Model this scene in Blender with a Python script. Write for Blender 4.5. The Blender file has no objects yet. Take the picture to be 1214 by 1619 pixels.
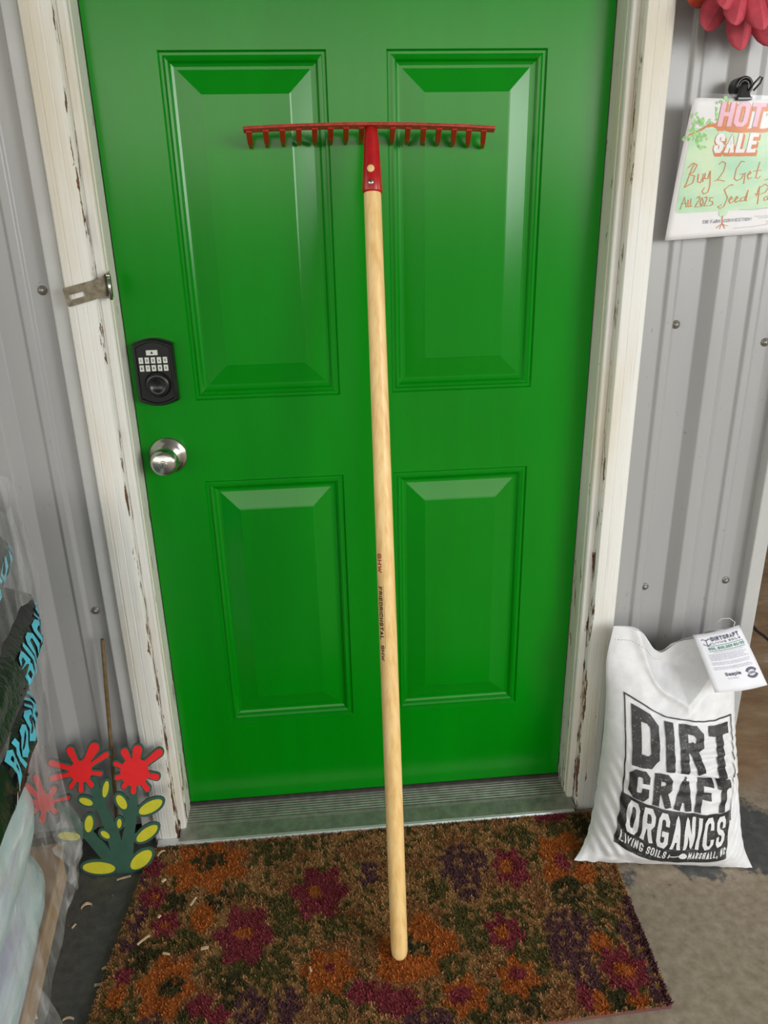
import bpy, bmesh, math, random
import numpy as np
from mathutils import Vector, Matrix, noise
random.seed(7)
SC = bpy.context.scene
COL = SC.collection

# ------------------------------------------------------------------ camera
W_PX, H_PX, F_PX = 1214, 1619, 1220.676
CAM = Vector((-0.0972, -1.5282, 1.3759))
FW = Vector((0.07764682, 0.92766334, -0.36525567))
RT = Vector((0.99562207, -0.09127123, -0.02015597))
UP = Vector((0.05203529, 0.36209156, 0.93068901))
cd = bpy.data.cameras.new('camera')
cam = bpy.data.objects.new('camera', cd)
COL.objects.link(cam)
cd.sensor_width = 36.0
cd.lens = F_PX / H_PX * 36.0
cd.clip_start = 0.02
m = Matrix((RT, UP, -FW)).transposed().to_4x4()
m.translation = CAM
cam.matrix_world = m
SC.camera = cam

# ------------------------------------------------------------------ light
SC.view_settings.view_transform = 'Standard'
SC.view_settings.look = 'None'
SC.view_settings.gamma = 1.0
SC.view_settings.use_curve_mapping = False
SC.view_settings.exposure = 0.12

wd = bpy.data.worlds.new('sky')
SC.world = wd
wd.use_nodes = True
nt = wd.node_tree
nt.nodes.clear()
o_ = nt.nodes.new('ShaderNodeOutputWorld')
bg = nt.nodes.new('ShaderNodeBackground')
tc = nt.nodes.new('ShaderNodeTexCoord')
sx = nt.nodes.new('ShaderNodeSeparateXYZ')
rp = nt.nodes.new('ShaderNodeValToRGB')
nt.links.new(tc.outputs['Generated'], sx.inputs[0])
mr = nt.nodes.new('ShaderNodeMapRange')
mr.inputs[1].default_value = -1; mr.inputs[2].default_value = 1
nt.links.new(sx.outputs[2], mr.inputs[0])
nt.links.new(mr.outputs[0], rp.inputs[0])
els = rp.color_ramp.elements
els[0].position = 0.0; els[0].color = (0.30, 0.28, 0.25, 1)
els[1].position = 1.0; els[1].color = (0.80, 0.92, 1.15, 1)
for p, c in ((0.495, (0.20, 0.21, 0.17, 1)), (0.512, (0.5, 0.48, 0.4, 1)), (0.535, (4.2, 4.0, 3.4, 1)), (0.572, (4.2, 4.0, 3.5, 1)), (0.60, (1.8, 1.75, 1.6, 1)), (0.68, (1.1, 1.15, 1.2, 1))):
    e = els.new(p); e.color = c
nt.links.new(rp.outputs[0], bg.inputs[0])
bg.inputs[1].default_value = 1.0
nt.links.new(bg.outputs[0], o_.inputs[0])

def area_light(name, loc, target, size, power, color):
    l = bpy.data.lights.new(name, 'AREA')
    l.shape = 'DISK'; l.size = size; l.energy = power; l.color = color
    o = bpy.data.objects.new(name, l); COL.objects.link(o)
    o.location = loc
    o.rotation_euler = (Vector(target) - Vector(loc)).to_track_quat('-Z', 'Y').to_euler()
    return o
area_light('added_key_light', (2.1, -2.5, 1.7), (0.0, 0.0, 0.45), 1.2, 40, (0.95, 0.98, 1.0))  # added area lamp standing in for low light from an unseen front-right opening

# ------------------------------------------------------------------ helpers
def px(u, v):
    return FW + RT * ((u - 607) / F_PX) - UP * ((v - 809.5) / F_PX)
def on_plane(u, v, p, n):
    d = px(u, v); p = Vector(p); n = Vector(n)
    return CAM + d * ((p - CAM).dot(n) / d.dot(n))
def on_y(u, v, y): return on_plane(u, v, (0, y, 0), (0, 1, 0))
def on_z(u, v, z=0.0): return on_plane(u, v, (0, 0, z), (0, 0, 1))

class MB:
    def __init__(s): s.v = []; s.f = []; s.m = []; s.sm = []
    def add(s, vs, fs, mi=0, smooth=False):
        b = len(s.v); s.v += [Vector(x) for x in vs]
        for f in fs: s.f.append([b + i for i in f]); s.m.append(mi); s.sm.append(smooth)
        return s
    def box(s, a, b, mi=0, rot=None, piv=None):
        x0, y0, z0 = a; x1, y1, z1 = b
        vs = [Vector(p) for p in ((x0,y0,z0),(x1,y0,z0),(x1,y1,z0),(x0,y1,z0),(x0,y0,z1),(x1,y0,z1),(x1,y1,z1),(x0,y1,z1))]
        if rot is not None:
            piv = Vector(piv); vs = [rot @ (p - piv) + piv for p in vs]
        return s.add(vs, [(0,3,2,1),(4,5,6,7),(0,1,5,4),(1,2,6,5),(2,3,7,6),(3,0,4,7)], mi)
    def tube(s, pts, r, n=12, mi=0, cap=True):
        pts = [Vector(p) for p in pts]
        rs = r if isinstance(r, (list, tuple)) else [r] * len(pts)
        vs = []; fs = []; ref = None
        for i, p in enumerate(pts):
            t = (pts[min(i + 1, len(pts) - 1)] - pts[max(i - 1, 0)])
            if t.length < 1e-9: t = Vector((0, 0, 1))
            t.normalize()
            if ref is None:
                ref = Vector((1, 0, 0)) if abs(t.x) < .9 else Vector((0, 1, 0))
            a = (ref - t * ref.dot(t)).normalized(); ref = a; b = t.cross(a)
            for k in range(n):
                q = 2 * math.pi * k / n
                vs.append(p + (a * math.cos(q) + b * math.sin(q)) * rs[i])
        for i in range(len(pts) - 1):
            for k in range(n):
                fs.append((i*n+k, i*n+(k+1)%n, (i+1)*n+(k+1)%n, (i+1)*n+k))
        if cap:
            fs.append(tuple(reversed(range(n)))); fs.append(tuple((len(pts)-1)*n+k for k in range(n)))
        return s.add(vs, fs, mi, True)
    def lathe(s, prof, c, ax, n=40, mi=0):
        """prof = [(radius, distance along axis)]"""
        c = Vector(c); ax = Vector(ax).normalized()
        a = ax.orthogonal().normalized(); b = ax.cross(a)
        vs = []; fs = []
        for r, h in prof:
            for k in range(n):
                q = 2*math.pi*k/n
                vs.append(c + ax*h + (a*math.cos(q) + b*math.sin(q))*max(r, 1e-5))
        for i in range(len(prof)-1):
            for k in range(n):
                fs.append((i*n+k, i*n+(k+1)%n, (i+1)*n+(k+1)%n, (i+1)*n+k))
        return s.add(vs, fs, mi, True)
    def prism(s, poly, d, mi=0):
        """poly: planar 3-D points (convex or mildly concave); d: extrusion vector"""
        n = len(poly); poly = [Vector(p) for p in poly]; d = Vector(d)
        vs = poly + [p + d for p in poly]
        fs = [tuple(range(n)), tuple(range(2*n-1, n-1, -1))] + [(i, n+i, n+(i+1)%n, (i+1)%n) for i in range(n)]
        return s.add(vs, fs, mi)
    def grid(s, fn, nu, nv, mi=0, smooth=True):
        vs = [fn(i/nu, j/nv) for j in range(nv+1) for i in range(nu+1)]
        fs = [(j*(nu+1)+i, j*(nu+1)+i+1, (j+1)*(nu+1)+i+1, (j+1)*(nu+1)+i) for j in range(nv) for i in range(nu)]
        return s.add(vs, fs, mi, smooth)
    def build(s, name, mats, parent=None, fix=True, weld=False):
        off = parent_world(parent)
        me = bpy.data.meshes.new(name)
        me.from_pydata([p - off for p in s.v], [], s.f)
        for mt in (mats if isinstance(mats, (list, tuple)) else [mats]): me.materials.append(mt)
        me.polygons.foreach_set('material_index', s.m)
        me.polygons.foreach_set('use_smooth', s.sm)
        if fix or weld:
            b = bmesh.new(); b.from_mesh(me)
            if weld: bmesh.ops.remove_doubles(b, verts=b.verts, dist=1e-5)
            bmesh.ops.recalc_face_normals(b, faces=b.faces)
            b.to_mesh(me); b.free()
        o = bpy.data.objects.new(name, me); COL.objects.link(o)
        if parent is not None: o.parent = parent
        return o

def parent_world(p):
    v = Vector((0, 0, 0))
    while p is not None:
        v += p.location; p = p.parent
    return v
def tag(o, label=None, cat=None, group=None, kind=None):
    if label: o['label'] = label
    if cat: o['category'] = cat
    if group: o['group'] = group
    if kind: o['kind'] = kind
    return o
def thing(name, loc, label, cat, group=None):
    o = bpy.data.objects.new(name, None); COL.objects.link(o)
    o.empty_display_size = 0.05; o.location = loc
    return tag(o, label, cat, group)
def structure(o): o['kind'] = 'structure'; return o
def bevel(o, w, seg=2, ang=40):
    b = o.modifiers.new('bevel', 'BEVEL'); b.width = w; b.segments = seg
    b.limit_method = 'ANGLE'; b.angle_limit = math.radians(ang)
    return o
def autosmooth(o, ang=35):
    me = o.data
    b = bmesh.new(); b.from_mesh(me)
    for f in b.faces: f.smooth = True
    for e in b.edges:
        if len(e.link_faces) == 2 and e.calc_face_angle(0) > math.radians(ang): e.smooth = False
    b.to_mesh(me); b.free()
    return o

# ------------------------------------------------------------------ materials
def lin(*c):
    return tuple(((x/255)/12.92 if x/255 <= .04045 else ((x/255+.055)/1.055)**2.4) for x in c) + (1,)

class NT:
    """tiny node-tree helper"""
    def __init__(s, name):
        s.m = bpy.data.materials.new(name); s.m.use_nodes = True
        s.t = s.m.node_tree; s.t.nodes.clear()
        s.out = s.n('ShaderNodeOutputMaterial'); s.b = s.n('ShaderNodeBsdfPrincipled')
        s.l(s.b.outputs[0], s.out.inputs[0])
    def n(s, t, **k):
        x = s.t.nodes.new(t)
        for a, b in k.items(): setattr(x, a, b)
        return x
    def l(s, a, b): s.t.links.new(a, b)
    def pos(s, scale=(1, 1, 1), loc=(0, 0, 0)):
        g = s.n('ShaderNodeNewGeometry'); mp = s.n('ShaderNodeMapping')
        mp.inputs['Scale'].default_value = scale; mp.inputs['Location'].default_value = loc
        s.l(g.outputs['Position'], mp.inputs[0]); return mp.outputs[0]
    def noise(s, vec, scale=1, detail=4, rough=.55):
        x = s.n('ShaderNodeTexNoise'); x.inputs['Scale'].default_value = scale
        x.inputs['Detail'].default_value = detail; x.inputs['Roughness'].default_value = rough
        s.l(vec, x.inputs['Vector']); return x.outputs[0]
    def ramp(s, fac, stops):
        r = s.n('ShaderNodeValToRGB'); e = r.color_ramp.elements
        e[0].position, e[0].color = stops[0]; e[1].position, e[1].color = stops[-1]
        for p, c in stops[1:-1]:
            q = e.new(p); q.color = c
        s.l(fac, r.inputs[0]); return r.outputs[0]
    def sstep(s, v, a, b):
        x = s.n('ShaderNodeMapRange'); x.interpolation_type = 'SMOOTHSTEP'
        x.inputs[1].default_value = a; x.inputs[2].default_value = b
        s.l(v, x.inputs[0]); return x.outputs[0]
    def math(s, op, a, b=None):
        x = s.n('ShaderNodeMath', operation=op)
        for i, q in enumerate((a, b)):
            if q is None: continue
            if isinstance(q, (int, float)): x.inputs[i].default_value = q
            else: s.l(q, x.inputs[i])
        return x.outputs[0]
    def mix(s, fac, a, b):
        x = s.n('ShaderNodeMix', data_type='RGBA')
        for k, q in ((0, fac), (6, a), (7, b)):
            if isinstance(q, (int, float)): x.inputs[k].default_value = q
            elif isinstance(q, tuple): x.inputs[k].default_value = q
            else: s.l(q, x.inputs[k])
        return x.outputs[2]
    def base(s, c):
        if isinstance(c, tuple): s.b.inputs['Base Color'].default_value = c
        else: s.l(c, s.b.inputs['Base Color'])
        return s
    def set(s, **k):
        for a, v in k.items():
            i = s.b.inputs[a.replace('_', ' ')]
            if isinstance(v, (int, float, tuple)): i.default_value = v
            else: s.l(v, i)
        return s
    def bump(s, h, strength=.3, dist=.002):
        x = s.n('ShaderNodeBump'); x.inputs['Strength'].default_value = strength
        x.inputs['Distance'].default_value = dist
        s.l(h, x.inputs['Height']); s.l(x.outputs[0], s.b.inputs['Normal']); return s

def simple(name, c, rough=.5, metal=0., var=.15, scale=40, bump=.1, bdist=.001, **kw):
    t = NT(name); p = t.pos()
    f = t.noise(p, scale, 3)
    d = tuple(x*(1-var) for x in c[:3]) + (1,); e = tuple(min(1, x*(1+var)) for x in c[:3]) + (1,)
    t.base(t.ramp(f, [(.3, d), (.7, e)])).set(Roughness=rough, Metallic=metal)
    if bump: t.bump(t.noise(p, scale*3, 2), bump, bdist)
    t.set(**kw)
    return t.m

M = {}
# door paint
t = NT('green_door_paint')
g1 = t.noise(t.pos((9, 9, 1.6)), 1, 4); g2 = t.noise(t.pos((140, 140, 5)), 1, 3)
c = t.ramp(g1, [(.3, (0.0, .196, .003, 1)), (.7, (0.0, .236, .004, 1))])
c = t.mix(t.math('MULTIPLY', t.sstep(g2, .6, .8), .25), c, (.0, .26, .012, 1))
t.base(c).set(Roughness=.2, Specular_IOR_Level=.33).bump(g2, .05, .0008)
M['green'] = t.m
# white weathered paint on the casing
def white_paint(name, edges, base=(.74, .73, .70, 1)):
    t = NT(name)
    grain = t.noise(t.pos((170, 170, 5)), 1, 5, .6)
    big = t.noise(t.pos((14, 14, 2.2)), 1, 4)
    c = t.mix(t.sstep(big, .42, .72), base, (.67, .61, .50, 1))
    c = t.mix(t.math('MULTIPLY', t.sstep(grain, .56, .75), .35), c, (.46, .41, .33, 1))
    g = t.n('ShaderNodeNewGeometry'); s = t.n('ShaderNodeSeparateXYZ'); t.l(g.outputs[0], s.inputs[0])
    ax = t.math('ABSOLUTE', s.outputs[0])
    ch = t.noise(t.pos((80, 80, 13)), 1, 4, .7)
    low = t.sstep(s.outputs[2], 1.0, .0)
    thr = t.math('MULTIPLY', low, .085)
    v = t.math('ADD', ch, thr)
    for e in edges:
        d = t.math('ABSOLUTE', t.math('SUBTRACT', ax, e))
        v = t.math('ADD', v, t.math('MULTIPLY', t.sstep(d, .007, .001), .105))
    mask = t.sstep(v, .765, .785)
    brown = t.ramp(t.noise(t.pos((60, 60, 30)), 1, 3), [(.3, (.07, .028, .012, 1)), (.7, (.19, .085, .04, 1))])
    c = t.mix(mask, c, brown)
    t.base(c).set(Roughness=.55).bump(t.math('SUBTRACT', grain, t.math('MULTIPLY', mask, .6)), .5, .0022)
    return t.m
M['casing'] = white_paint('weathered_white_paint', (.478, .4745))
M['jamb'] = white_paint('jamb_white_paint', (.4585,), (.66, .66, .60, 1))
# metal siding
t = NT('grey_painted_siding')
f = t.noise(t.pos((6, 6, 1.2)), 1, 4); sp = t.noise(t.pos((55, 55, 40)), 1, 4, .7)
c = t.ramp(f, [(.3, (.335, .335, .34, 1)), (.7, (.385, .38, .38, 1))])
c = t.mix(t.math('MULTIPLY', t.sstep(sp, .66, .74), .7), c, (.20, .18, .16, 1))
t.base(c).set(Roughness=.36).bump(f, .05, .004)
M['siding'] = t.m
M['siding_trim'] = simple('pale_grey_trim_paint', (.46, .46, .455, 1), .4, var=.06, scale=12)
M['screw'] = simple('dull_screw_metal', (.32, .30, .27, 1), .45, .7, var=.3, scale=300)
M['gap'] = simple('dark_grimy_wood', (.03, .027, .023, 1), .9, var=.4, scale=60)
# concrete
t = NT('stained_concrete')
g = t.n('ShaderNodeNewGeometry'); s = t.n('ShaderNodeSeparateXYZ'); t.l(g.outputs[0], s.inputs[0])
big = t.noise(t.pos((3.2, 2.4, 1), (4.1, 2.3, 0)), 1, 6, .62)
fine = t.noise(t.pos((45, 45, 45)), 1, 5, .65)
streak = t.noise(t.pos((4, 11, 1), (1.2, 7, 0)), 1, 6, .68)
grey = t.ramp(fine, [(.3, (.060, .064, .064, 1)), (.7, (.125, .125, .118, 1))])
tan = t.ramp(fine, [(.3, (.24, .185, .125, 1)), (.7, (.40, .33, .25, 1))])
brown = t.ramp(streak, [(.36, (.23, .135, .07, 1)), (.54, (.36, .235, .135, 1)), (.62, (.42, .30, .19, 1)), (.68, (.62, .52, .38, 1))])
xm = t.sstep(s.outputs[0], -.55, .75)
front = t.sstep(s.outputs[1], -.2, -.55)
k = t.math('ADD', big, t.math('MULTIPLY', t.math('MULTIPLY', xm, t.math('ADD', front, .55)), .21))
k = t.math('ADD', k, t.math('MULTIPLY', fine, .12))
mk = t.sstep(k, .66, .70)
mk = t.math('MULTIPLY', mk, t.sstep(s.outputs[0], -.5, -.3))
c = t.mix(mk, grey, tan)
yy = t.math('ADD', s.outputs[1], t.math('MULTIPLY', big, .35))
c = t.mix(t.sstep(yy, .08, .26), c, brown)
spk = t.noise(t.pos((130, 130, 130), (3, 3, 3)), 1, 2)
c = t.mix(t.sstep(spk, .72, .76), c, (.42, .40, .36, 1))
t.base(c).set(Roughness=.55).bump(fine, .3, .003)
M['concrete'] = t.m
M['crack'] = simple('dark_crack_dirt', (.02, .014, .01, 1), .95)
M['ground'] = simple('pale_gravel', (.36, .33, .29, 1), .9, var=.3, scale=9, bump=.5, bdist=.01)
M['ceiling'] = simple('pale_roof_steel', (.45, .45, .44, 1), .5)
M['interior'] = simple('dim_barn_wall', (.22, .18, .14, 1), .8)
M['threshold'] = simple('worn_aluminium', (.36, .355, .315, 1), .42, .75, var=.22, scale=50, bump=.05)
M['lip'] = simple('bright_aluminium', (.72, .72, .72, 1), .32, .6, var=.08)
M['rust'] = simple('tarnished_steel', (.20, .175, .13, 1), .42, .75, var=.35, scale=90)
M['steel'] = simple('satin_steel', (.55, .53, .49, 1), .24, 1.0, var=.05, scale=60, bump=.02)
M['dark'] = simple('black_hole', (.01, .01, .01, 1), .6)
M['black'] = simple('black_satin_metal', (.008, .008, .009, 1), .28, var=.1, bump=.02)
M['key'] = simple('pale_key_plastic', (.62, .64, .60, 1), .4, var=.03, bump=0)
M['ink'] = simple('black_ink', (.018, .017, .017, 1), .6, var=.3, scale=120)
M['red'] = simple('red_enamel', (.42, .008, .010, 1), .25, var=.12, scale=60, bump=.03)
M['red_edge'] = simple('worn_red_enamel', (.40, .040, .028, 1), .4, var=.35, scale=160)
# rake wood
t = NT('ash_wood')
g1 = t.noise(t.pos((110, 110, 3.5)), 1, 5); g2 = t.noise(t.pos((5, 5, 2.2)), 1, 3)
c = t.ramp(g1, [(.3, (.72, .43, .15, 1)), (.5, (.84, .58, .25, 1)), (.7, (.90, .66, .33, 1))])
c = t.mix(t.math('MULTIPLY', g2, .35), c, (.76, .43, .14, 1))
t.base(c).set(Roughness=.38).bump(g1, .08, .0006)
M['ash'] = t.m
M['handle_red'] = simple('faded_red_print', (.42, .05, .025, 1), .5)
M['handle_ink'] = simple('brown_black_print', (.06, .035, .015, 1), .5)
# woven bag
t = NT('white_woven_sack')
p = t.pos()
w1 = t.n('ShaderNodeTexWave', wave_type='BANDS', bands_direction='X'); w1.inputs['Scale'].default_value = 160; w1.inputs['Distortion'].default_value = .6
w2 = t.n('ShaderNodeTexWave', wave_type='BANDS', bands_direction='Z'); w2.inputs['Scale'].default_value = 160; w2.inputs['Distortion'].default_value = .6
t.l(p, w1.inputs[0]); t.l(p, w2.inputs[0])
wv = t.math('MULTIPLY', w1.outputs[1], w2.outputs[1])
cr = t.noise(t.pos((30, 30, 45)), 1, 5, .6)
c = t.ramp(cr, [(.3, (.66, .66, .68, 1)), (.7, (.75, .75, .77, 1))])
t.base(c).set(Roughness=.42, Subsurface_Weight=.0).bump(t.math('ADD', t.math('MULTIPLY', wv, .25), cr), .25, .004)
M['sack'] = t.m
t = NT('black_sack_print')
f = t.noise(t.pos((260, 260, 260)), 1, 3, .7); f2 = t.noise(t.pos((22, 22, 90)), 1, 3)
c = t.mix(t.sstep(t.math('ADD', f, t.math('MULTIPLY', f2, .4)), .76, .95), (.018, .018, .019, 1), (.22, .22, .22, 1))
t.base(c).set(Roughness=.5)
M['sack_ink'] = t.m
M['thread'] = simple('white_thread', (.75, .74, .70, 1), .8, var=.1)
M['paper'] = simple('white_paper', (.80, .80, .86, 1), .6, var=.02, bump=.02)
M['tag_grey'] = simple('grey_print', (.50, .50, .58, 1), .6, var=.1)
M['tag_green'] = simple('green_print', (.09, .26, .20, 1), .6)
M['tag_dark'] = simple('dark_print', (.10, .10, .15, 1), .6)
# sign
M['sheet'] = simple('sign_paper', (.82, .80, .82, 1), .65, var=.02, bump=0)
t = NT('mint_marker_wash')
f = t.noise(t.pos((9, 9, 22)), 1, 4); f2 = t.noise(t.pos((14, 14, 9), (5, 1, 2)), 1, 3)
c = t.ramp(f, [(.35, (.44, .70, .50, 1)), (.6, (.60, .79, .55, 1))])
c = t.mix(t.math('MULTIPLY', t.sstep(f2, .5, .8), .5), c, (.80, .82, .58, 1))
t.base(c).set(Roughness=.65)
M['mint'] = t.m
M['orange'] = simple('orange_marker', (.68, .23, .08, 1), .65, var=.1, bump=0)
M['pink'] = simple('pale_pink_print', (.80, .48, .60, 1), .65, var=.06, bump=0)
M['leafprint'] = simple('light_green_print', (.32, .62, .22, 1), .45, var=.35, scale=120, bump=0)
M['sign_grey'] = simple('slate_print', (.25, .27, .33, 1), .5, bump=0)
t = NT('laminate_film')
tr = t.n('ShaderNodeBsdfTransparent'); gl = t.n('ShaderNodeBsdfGlossy'); gl.inputs['Roughness'].default_value = .2
mx = t.n('ShaderNodeMixShader'); mx.inputs[0].default_value = .025
gl.inputs['Color'].default_value = (.9, .9, .9, 1)
t.l(tr.outputs[0], mx.inputs[1]); t.l(gl.outputs[0], mx.inputs[2]); t.l(mx.outputs[0], t.out.inputs[0])
M['laminate'] = t.m
# metal garden flower
M['petal'] = simple('rose_red_paint', (.50, .055, .085, 1), .62, var=.22, scale=55, bump=.25, bdist=.002)
M['petal_orange'] = simple('orange_red_paint', (.52, .06, .03, 1), .62, var=.22, scale=55, bump=.25, bdist=.002)
M['center'] = simple('dark_red_center', (.16, .02, .03, 1), .7, var=.3)
# cutout
M['stem'] = simple('dark_teal_green_paint', (.035, .105, .075, 1), .55, var=.1, scale=50)
M['bloom'] = simple('bright_red_paint', (.86, .018, .022, 1), .5, var=.04)
M['leaf'] = simple('acid_yellow_paint', (.64, .60, .035, 1), .5, var=.07)
M['stake'] = simple('brown_cane', (.15, .095, .035, 1), .6, var=.3, scale=60)
# stack
t = NT('black_glossy_plastic')
f = t.noise(t.pos((26, 26, 26)), 1, 4, .6)
t.base((.011, .011, .012, 1)).set(Roughness=.26).bump(f, .6, .008)
M['blackbag'] = t.m
M['cyan'] = simple('cyan_print', (.10, .52, .70, 1), .35, var=.08, scale=30)
M['white_print'] = simple('white_print', (.78, .78, .78, 1), .4, var=.04)
M['lime'] = simple('lime_print', (.24, .55, .05, 1), .4)
t = NT('pale_pearly_plastic')
f = t.noise(t.pos((9, 2.2, 22), (2, 1, 5)), 1, 5); f2 = t.noise(t.pos((60, 4, 40)), 1, 4)
c = t.ramp(f, [(.3, (.26, .38, .54, 1)), (.42, (.40, .56, .58, 1)), (.55, (.54, .62, .66, 1)), (.68, (.40, .40, .54, 1))])
c = t.mix(t.sstep(f2, .55, .75), c, (.72, .76, .78, 1))
t.base(c).set(Roughness=.25).bump(f2, .5, .006)
M['palebag'] = t.m
M['pad'] = simple('white_slip_sheet', (.66, .68, .72, 1), .4, var=.1, scale=16)
t = NT('stretch_wrap')
f = t.noise(t.pos((60, 22, 7)), 1, 5, .6); f2 = t.noise(t.pos((90, 60, 26), (3, 5, 1)), 1, 4, .65)
tr = t.n('ShaderNodeBsdfTransparent')
t.base((.74, .73, .74, 1)).set(Roughness=.16)
bp = t.n('ShaderNodeBump'); bp.inputs['Strength'].default_value = .8; bp.inputs['Distance'].default_value = .006
t.l(t.math('ADD', f, t.math('MULTIPLY', f2, .6)), bp.inputs['Height']); t.l(bp.outputs[0], t.b.inputs['Normal'])
fac = t.math('ADD', t.math('MULTIPLY', t.sstep(f, .42, .72), .30), t.math('MULTIPLY', t.sstep(f2, .58, .78), .25))
fac = t.math('ADD', fac, .12)
mx = t.n('ShaderNodeMixShader')
t.l(fac, mx.inputs[0]); t.l(tr.outputs[0], mx.inputs[1]); t.l(t.b.outputs[0], mx.inputs[2]); t.l(mx.outputs[0], t.out.inputs[0])
M['wrap'] = t.m
t = NT('pallet_wood')
f = t.noise(t.pos((60, 4, 60)), 1, 5)
t.base(t.ramp(f, [(.3, (.26, .15, .07, 1)), (.7, (.48, .31, .17, 1))])).set(Roughness=.7).bump(f, .3, .002)
M['pallet'] = t.m
M['card'] = simple('brown_cardboard', (.33, .20, .10, 1), .75, var=.15, scale=20)
M['shaving'] = simple('pale_wood_shaving', (.74, .55, .36, 1), .7, var=.2, scale=90)

# ------------------------------------------------------------------ stroke lettering
R_ = [(1, .86), (.86, 1)]
GL = {
 'A': [[(0,0),(.5,1),(1,0)], [(.2,.3),(.8,.3)]],
 'B': [[(0,.52),(.72,.52),(.92,.64),(.92,.88),(.72,1),(0,1),(0,0),(.78,0),(1,.12),(1,.4),(.78,.52)]],
 'C': [[(1,.75),(1,.86),(.76,1),(.24,1),(0,.86),(0,.14),(.24,0),(.76,0),(1,.14),(1,.25)]],
 'D': [[(.3,0),(0,0),(0,1),(.7,1),(1,.86),(1,.14),(.7,0),(.3,0)]],
 'E': [[(1,0),(0,0),(0,1),(1,1)], [(0,.52),(.85,.52)]],
 'F': [[(0,0),(0,1),(1,1)], [(0,.5),(.85,.5)]],
 'G': [[(1,.80),(1,.86),(.76,1),(.24,1),(0,.86),(0,.14),(.24,0),(.76,0),(1,.14),(1,.42),(.62,.42)]],
 'H': [[(0,0),(0,1)], [(1,0),(1,1)], [(0,.5),(1,.5)]],
 'I': [[(.5,0),(.5,1)]],
 'K': [[(0,0),(0,1)], [(1,1),(.05,.45)], [(.3,.6),(1,0)]],
 'L': [[(0,1),(0,0),(1,0)]],
 'M': [[(0,0),(0,1),(.5,.35),(1,1),(1,0)]],
 'N': [[(0,0),(0,1),(1,0),(1,1)]],
 'O': [[(.5,0),(.24,0),(0,.14),(0,.86),(.24,1),(.76,1),(1,.86),(1,.14),(.76,0),(.5,0)]],
 'P': [[(0,0),(0,1),(.74,1),(1,.86),(1,.6),(.74,.46),(0,.46)]],
 'R': [[(0,0),(0,1),(.74,1),(1,.87),(1,.62),(.74,.5),(0,.5)], [(.5,.5),(.75,.28),(1,0)]],
 'S': [[(1,.74),(1,.86),(.76,1),(.24,1),(0,.86),(0,.66),(.24,.54),(.76,.46),(1,.34),(1,.14),(.76,0),(.24,0),(0,.14),(0,.26)]],
 'T': [[(0,1),(1,1)], [(.5,1),(.5,0)]],
 'U': [[(0,1),(0,.14),(.24,0),(.76,0),(1,.14),(1,1)]],
 'V': [[(0,1),(.5,0),(1,1)]],
 'W': [[(0,1),(.25,0),(.5,.8),(.75,0),(1,1)]],
 'Y': [[(0,1),(.5,.5),(1,1)], [(.5,.5),(.5,0)]],
 'l': [[(.5,0),(.5,1)]],
 'e': [[(0,.36),(1,.36),(1,.55),(.76,.7),(.24,.7),(0,.55),(0,.15),(.24,0),(.8,0),(1,.1)]],
 'd': [[(1,1),(1,0),(.24,0),(0,.15),(0,.55),(.24,.7),(1,.7)]],
 'a': [[(.1,.7),(.8,.7),(1,.6),(1,0),(.24,0),(0,.1),(0,.3),(.24,.4),(1,.4)]],
 'm': [[(0,0),(0,.7),(.4,.7),(.5,.6),(.5,0)], [(.5,.6),(.6,.7),(.9,.7),(1,.6),(1,0)]],
 'p': [[(0,-.3),(0,.7),(.76,.7),(1,.55),(1,.15),(.76,0),(0,0)]],
 '0': [[(.5,0),(.24,0),(0,.14),(0,.86),(.24,1),(.76,1),(1,.86),(1,.14),(.76,0),(.5,0)]],
 '1': [[(.15,.8),(.5,1),(.5,0)]],
 '2': [[(0,.74),(0,.86),(.24,1),(.76,1),(1,.86),(1,.6),(0,.0),(1,0)]],
 '3': [[(0,.86),(.24,1),(.76,1),(1,.86),(1,.64),(.76,.52),(.4,.52)], [(.76,.52),(1,.4),(1,.14),(.76,0),(.24,0),(0,.14)]],
 '4': [[(.75,0),(.75,1),(0,.3),(1,.3)]],
 '5': [[(1,1),(0,1),(0,.56),(.76,.56),(1,.42),(1,.14),(.76,0),(.2,0),(0,.12)]],
 '6': [[(.9,1),(.3,1),(0,.8),(0,.14),(.24,0),(.76,0),(1,.14),(1,.4),(.76,.54),(0,.54)]],
 '7': [[(0,1),(1,1),(.4,0)]],
 '8': [[(.5,.52),(.2,.52),(.05,.64),(.05,.88),(.24,1),(.76,1),(.95,.88),(.95,.64),(.8,.52),(.2,.52),(0,.4),(0,.14),(.24,0),(.76,0),(1,.14),(1,.4),(.8,.52)]],
 '9': [[(.1,0),(.7,0),(1,.2),(1,.86),(.76,1),(.24,1),(0,.86),(0,.6),(.24,.46),(1,.46)]],
 '.': [[(.45,0),(.45,.06)]], ',': [[(.5,.06),(.35,-.16)]], '/': [[(0,0),(1,1)]], '%': [[(0,0),(1,1)], [(0,.8),(0,1)], [(1,0),(1,.2)]],
 ' ': [],
}
NARROW = {'I': .0, 'l': 0., '.': .1, ',': .2, '1': .45, ' ': .35, 'M': 1.45, 'W': 1.45}

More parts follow.
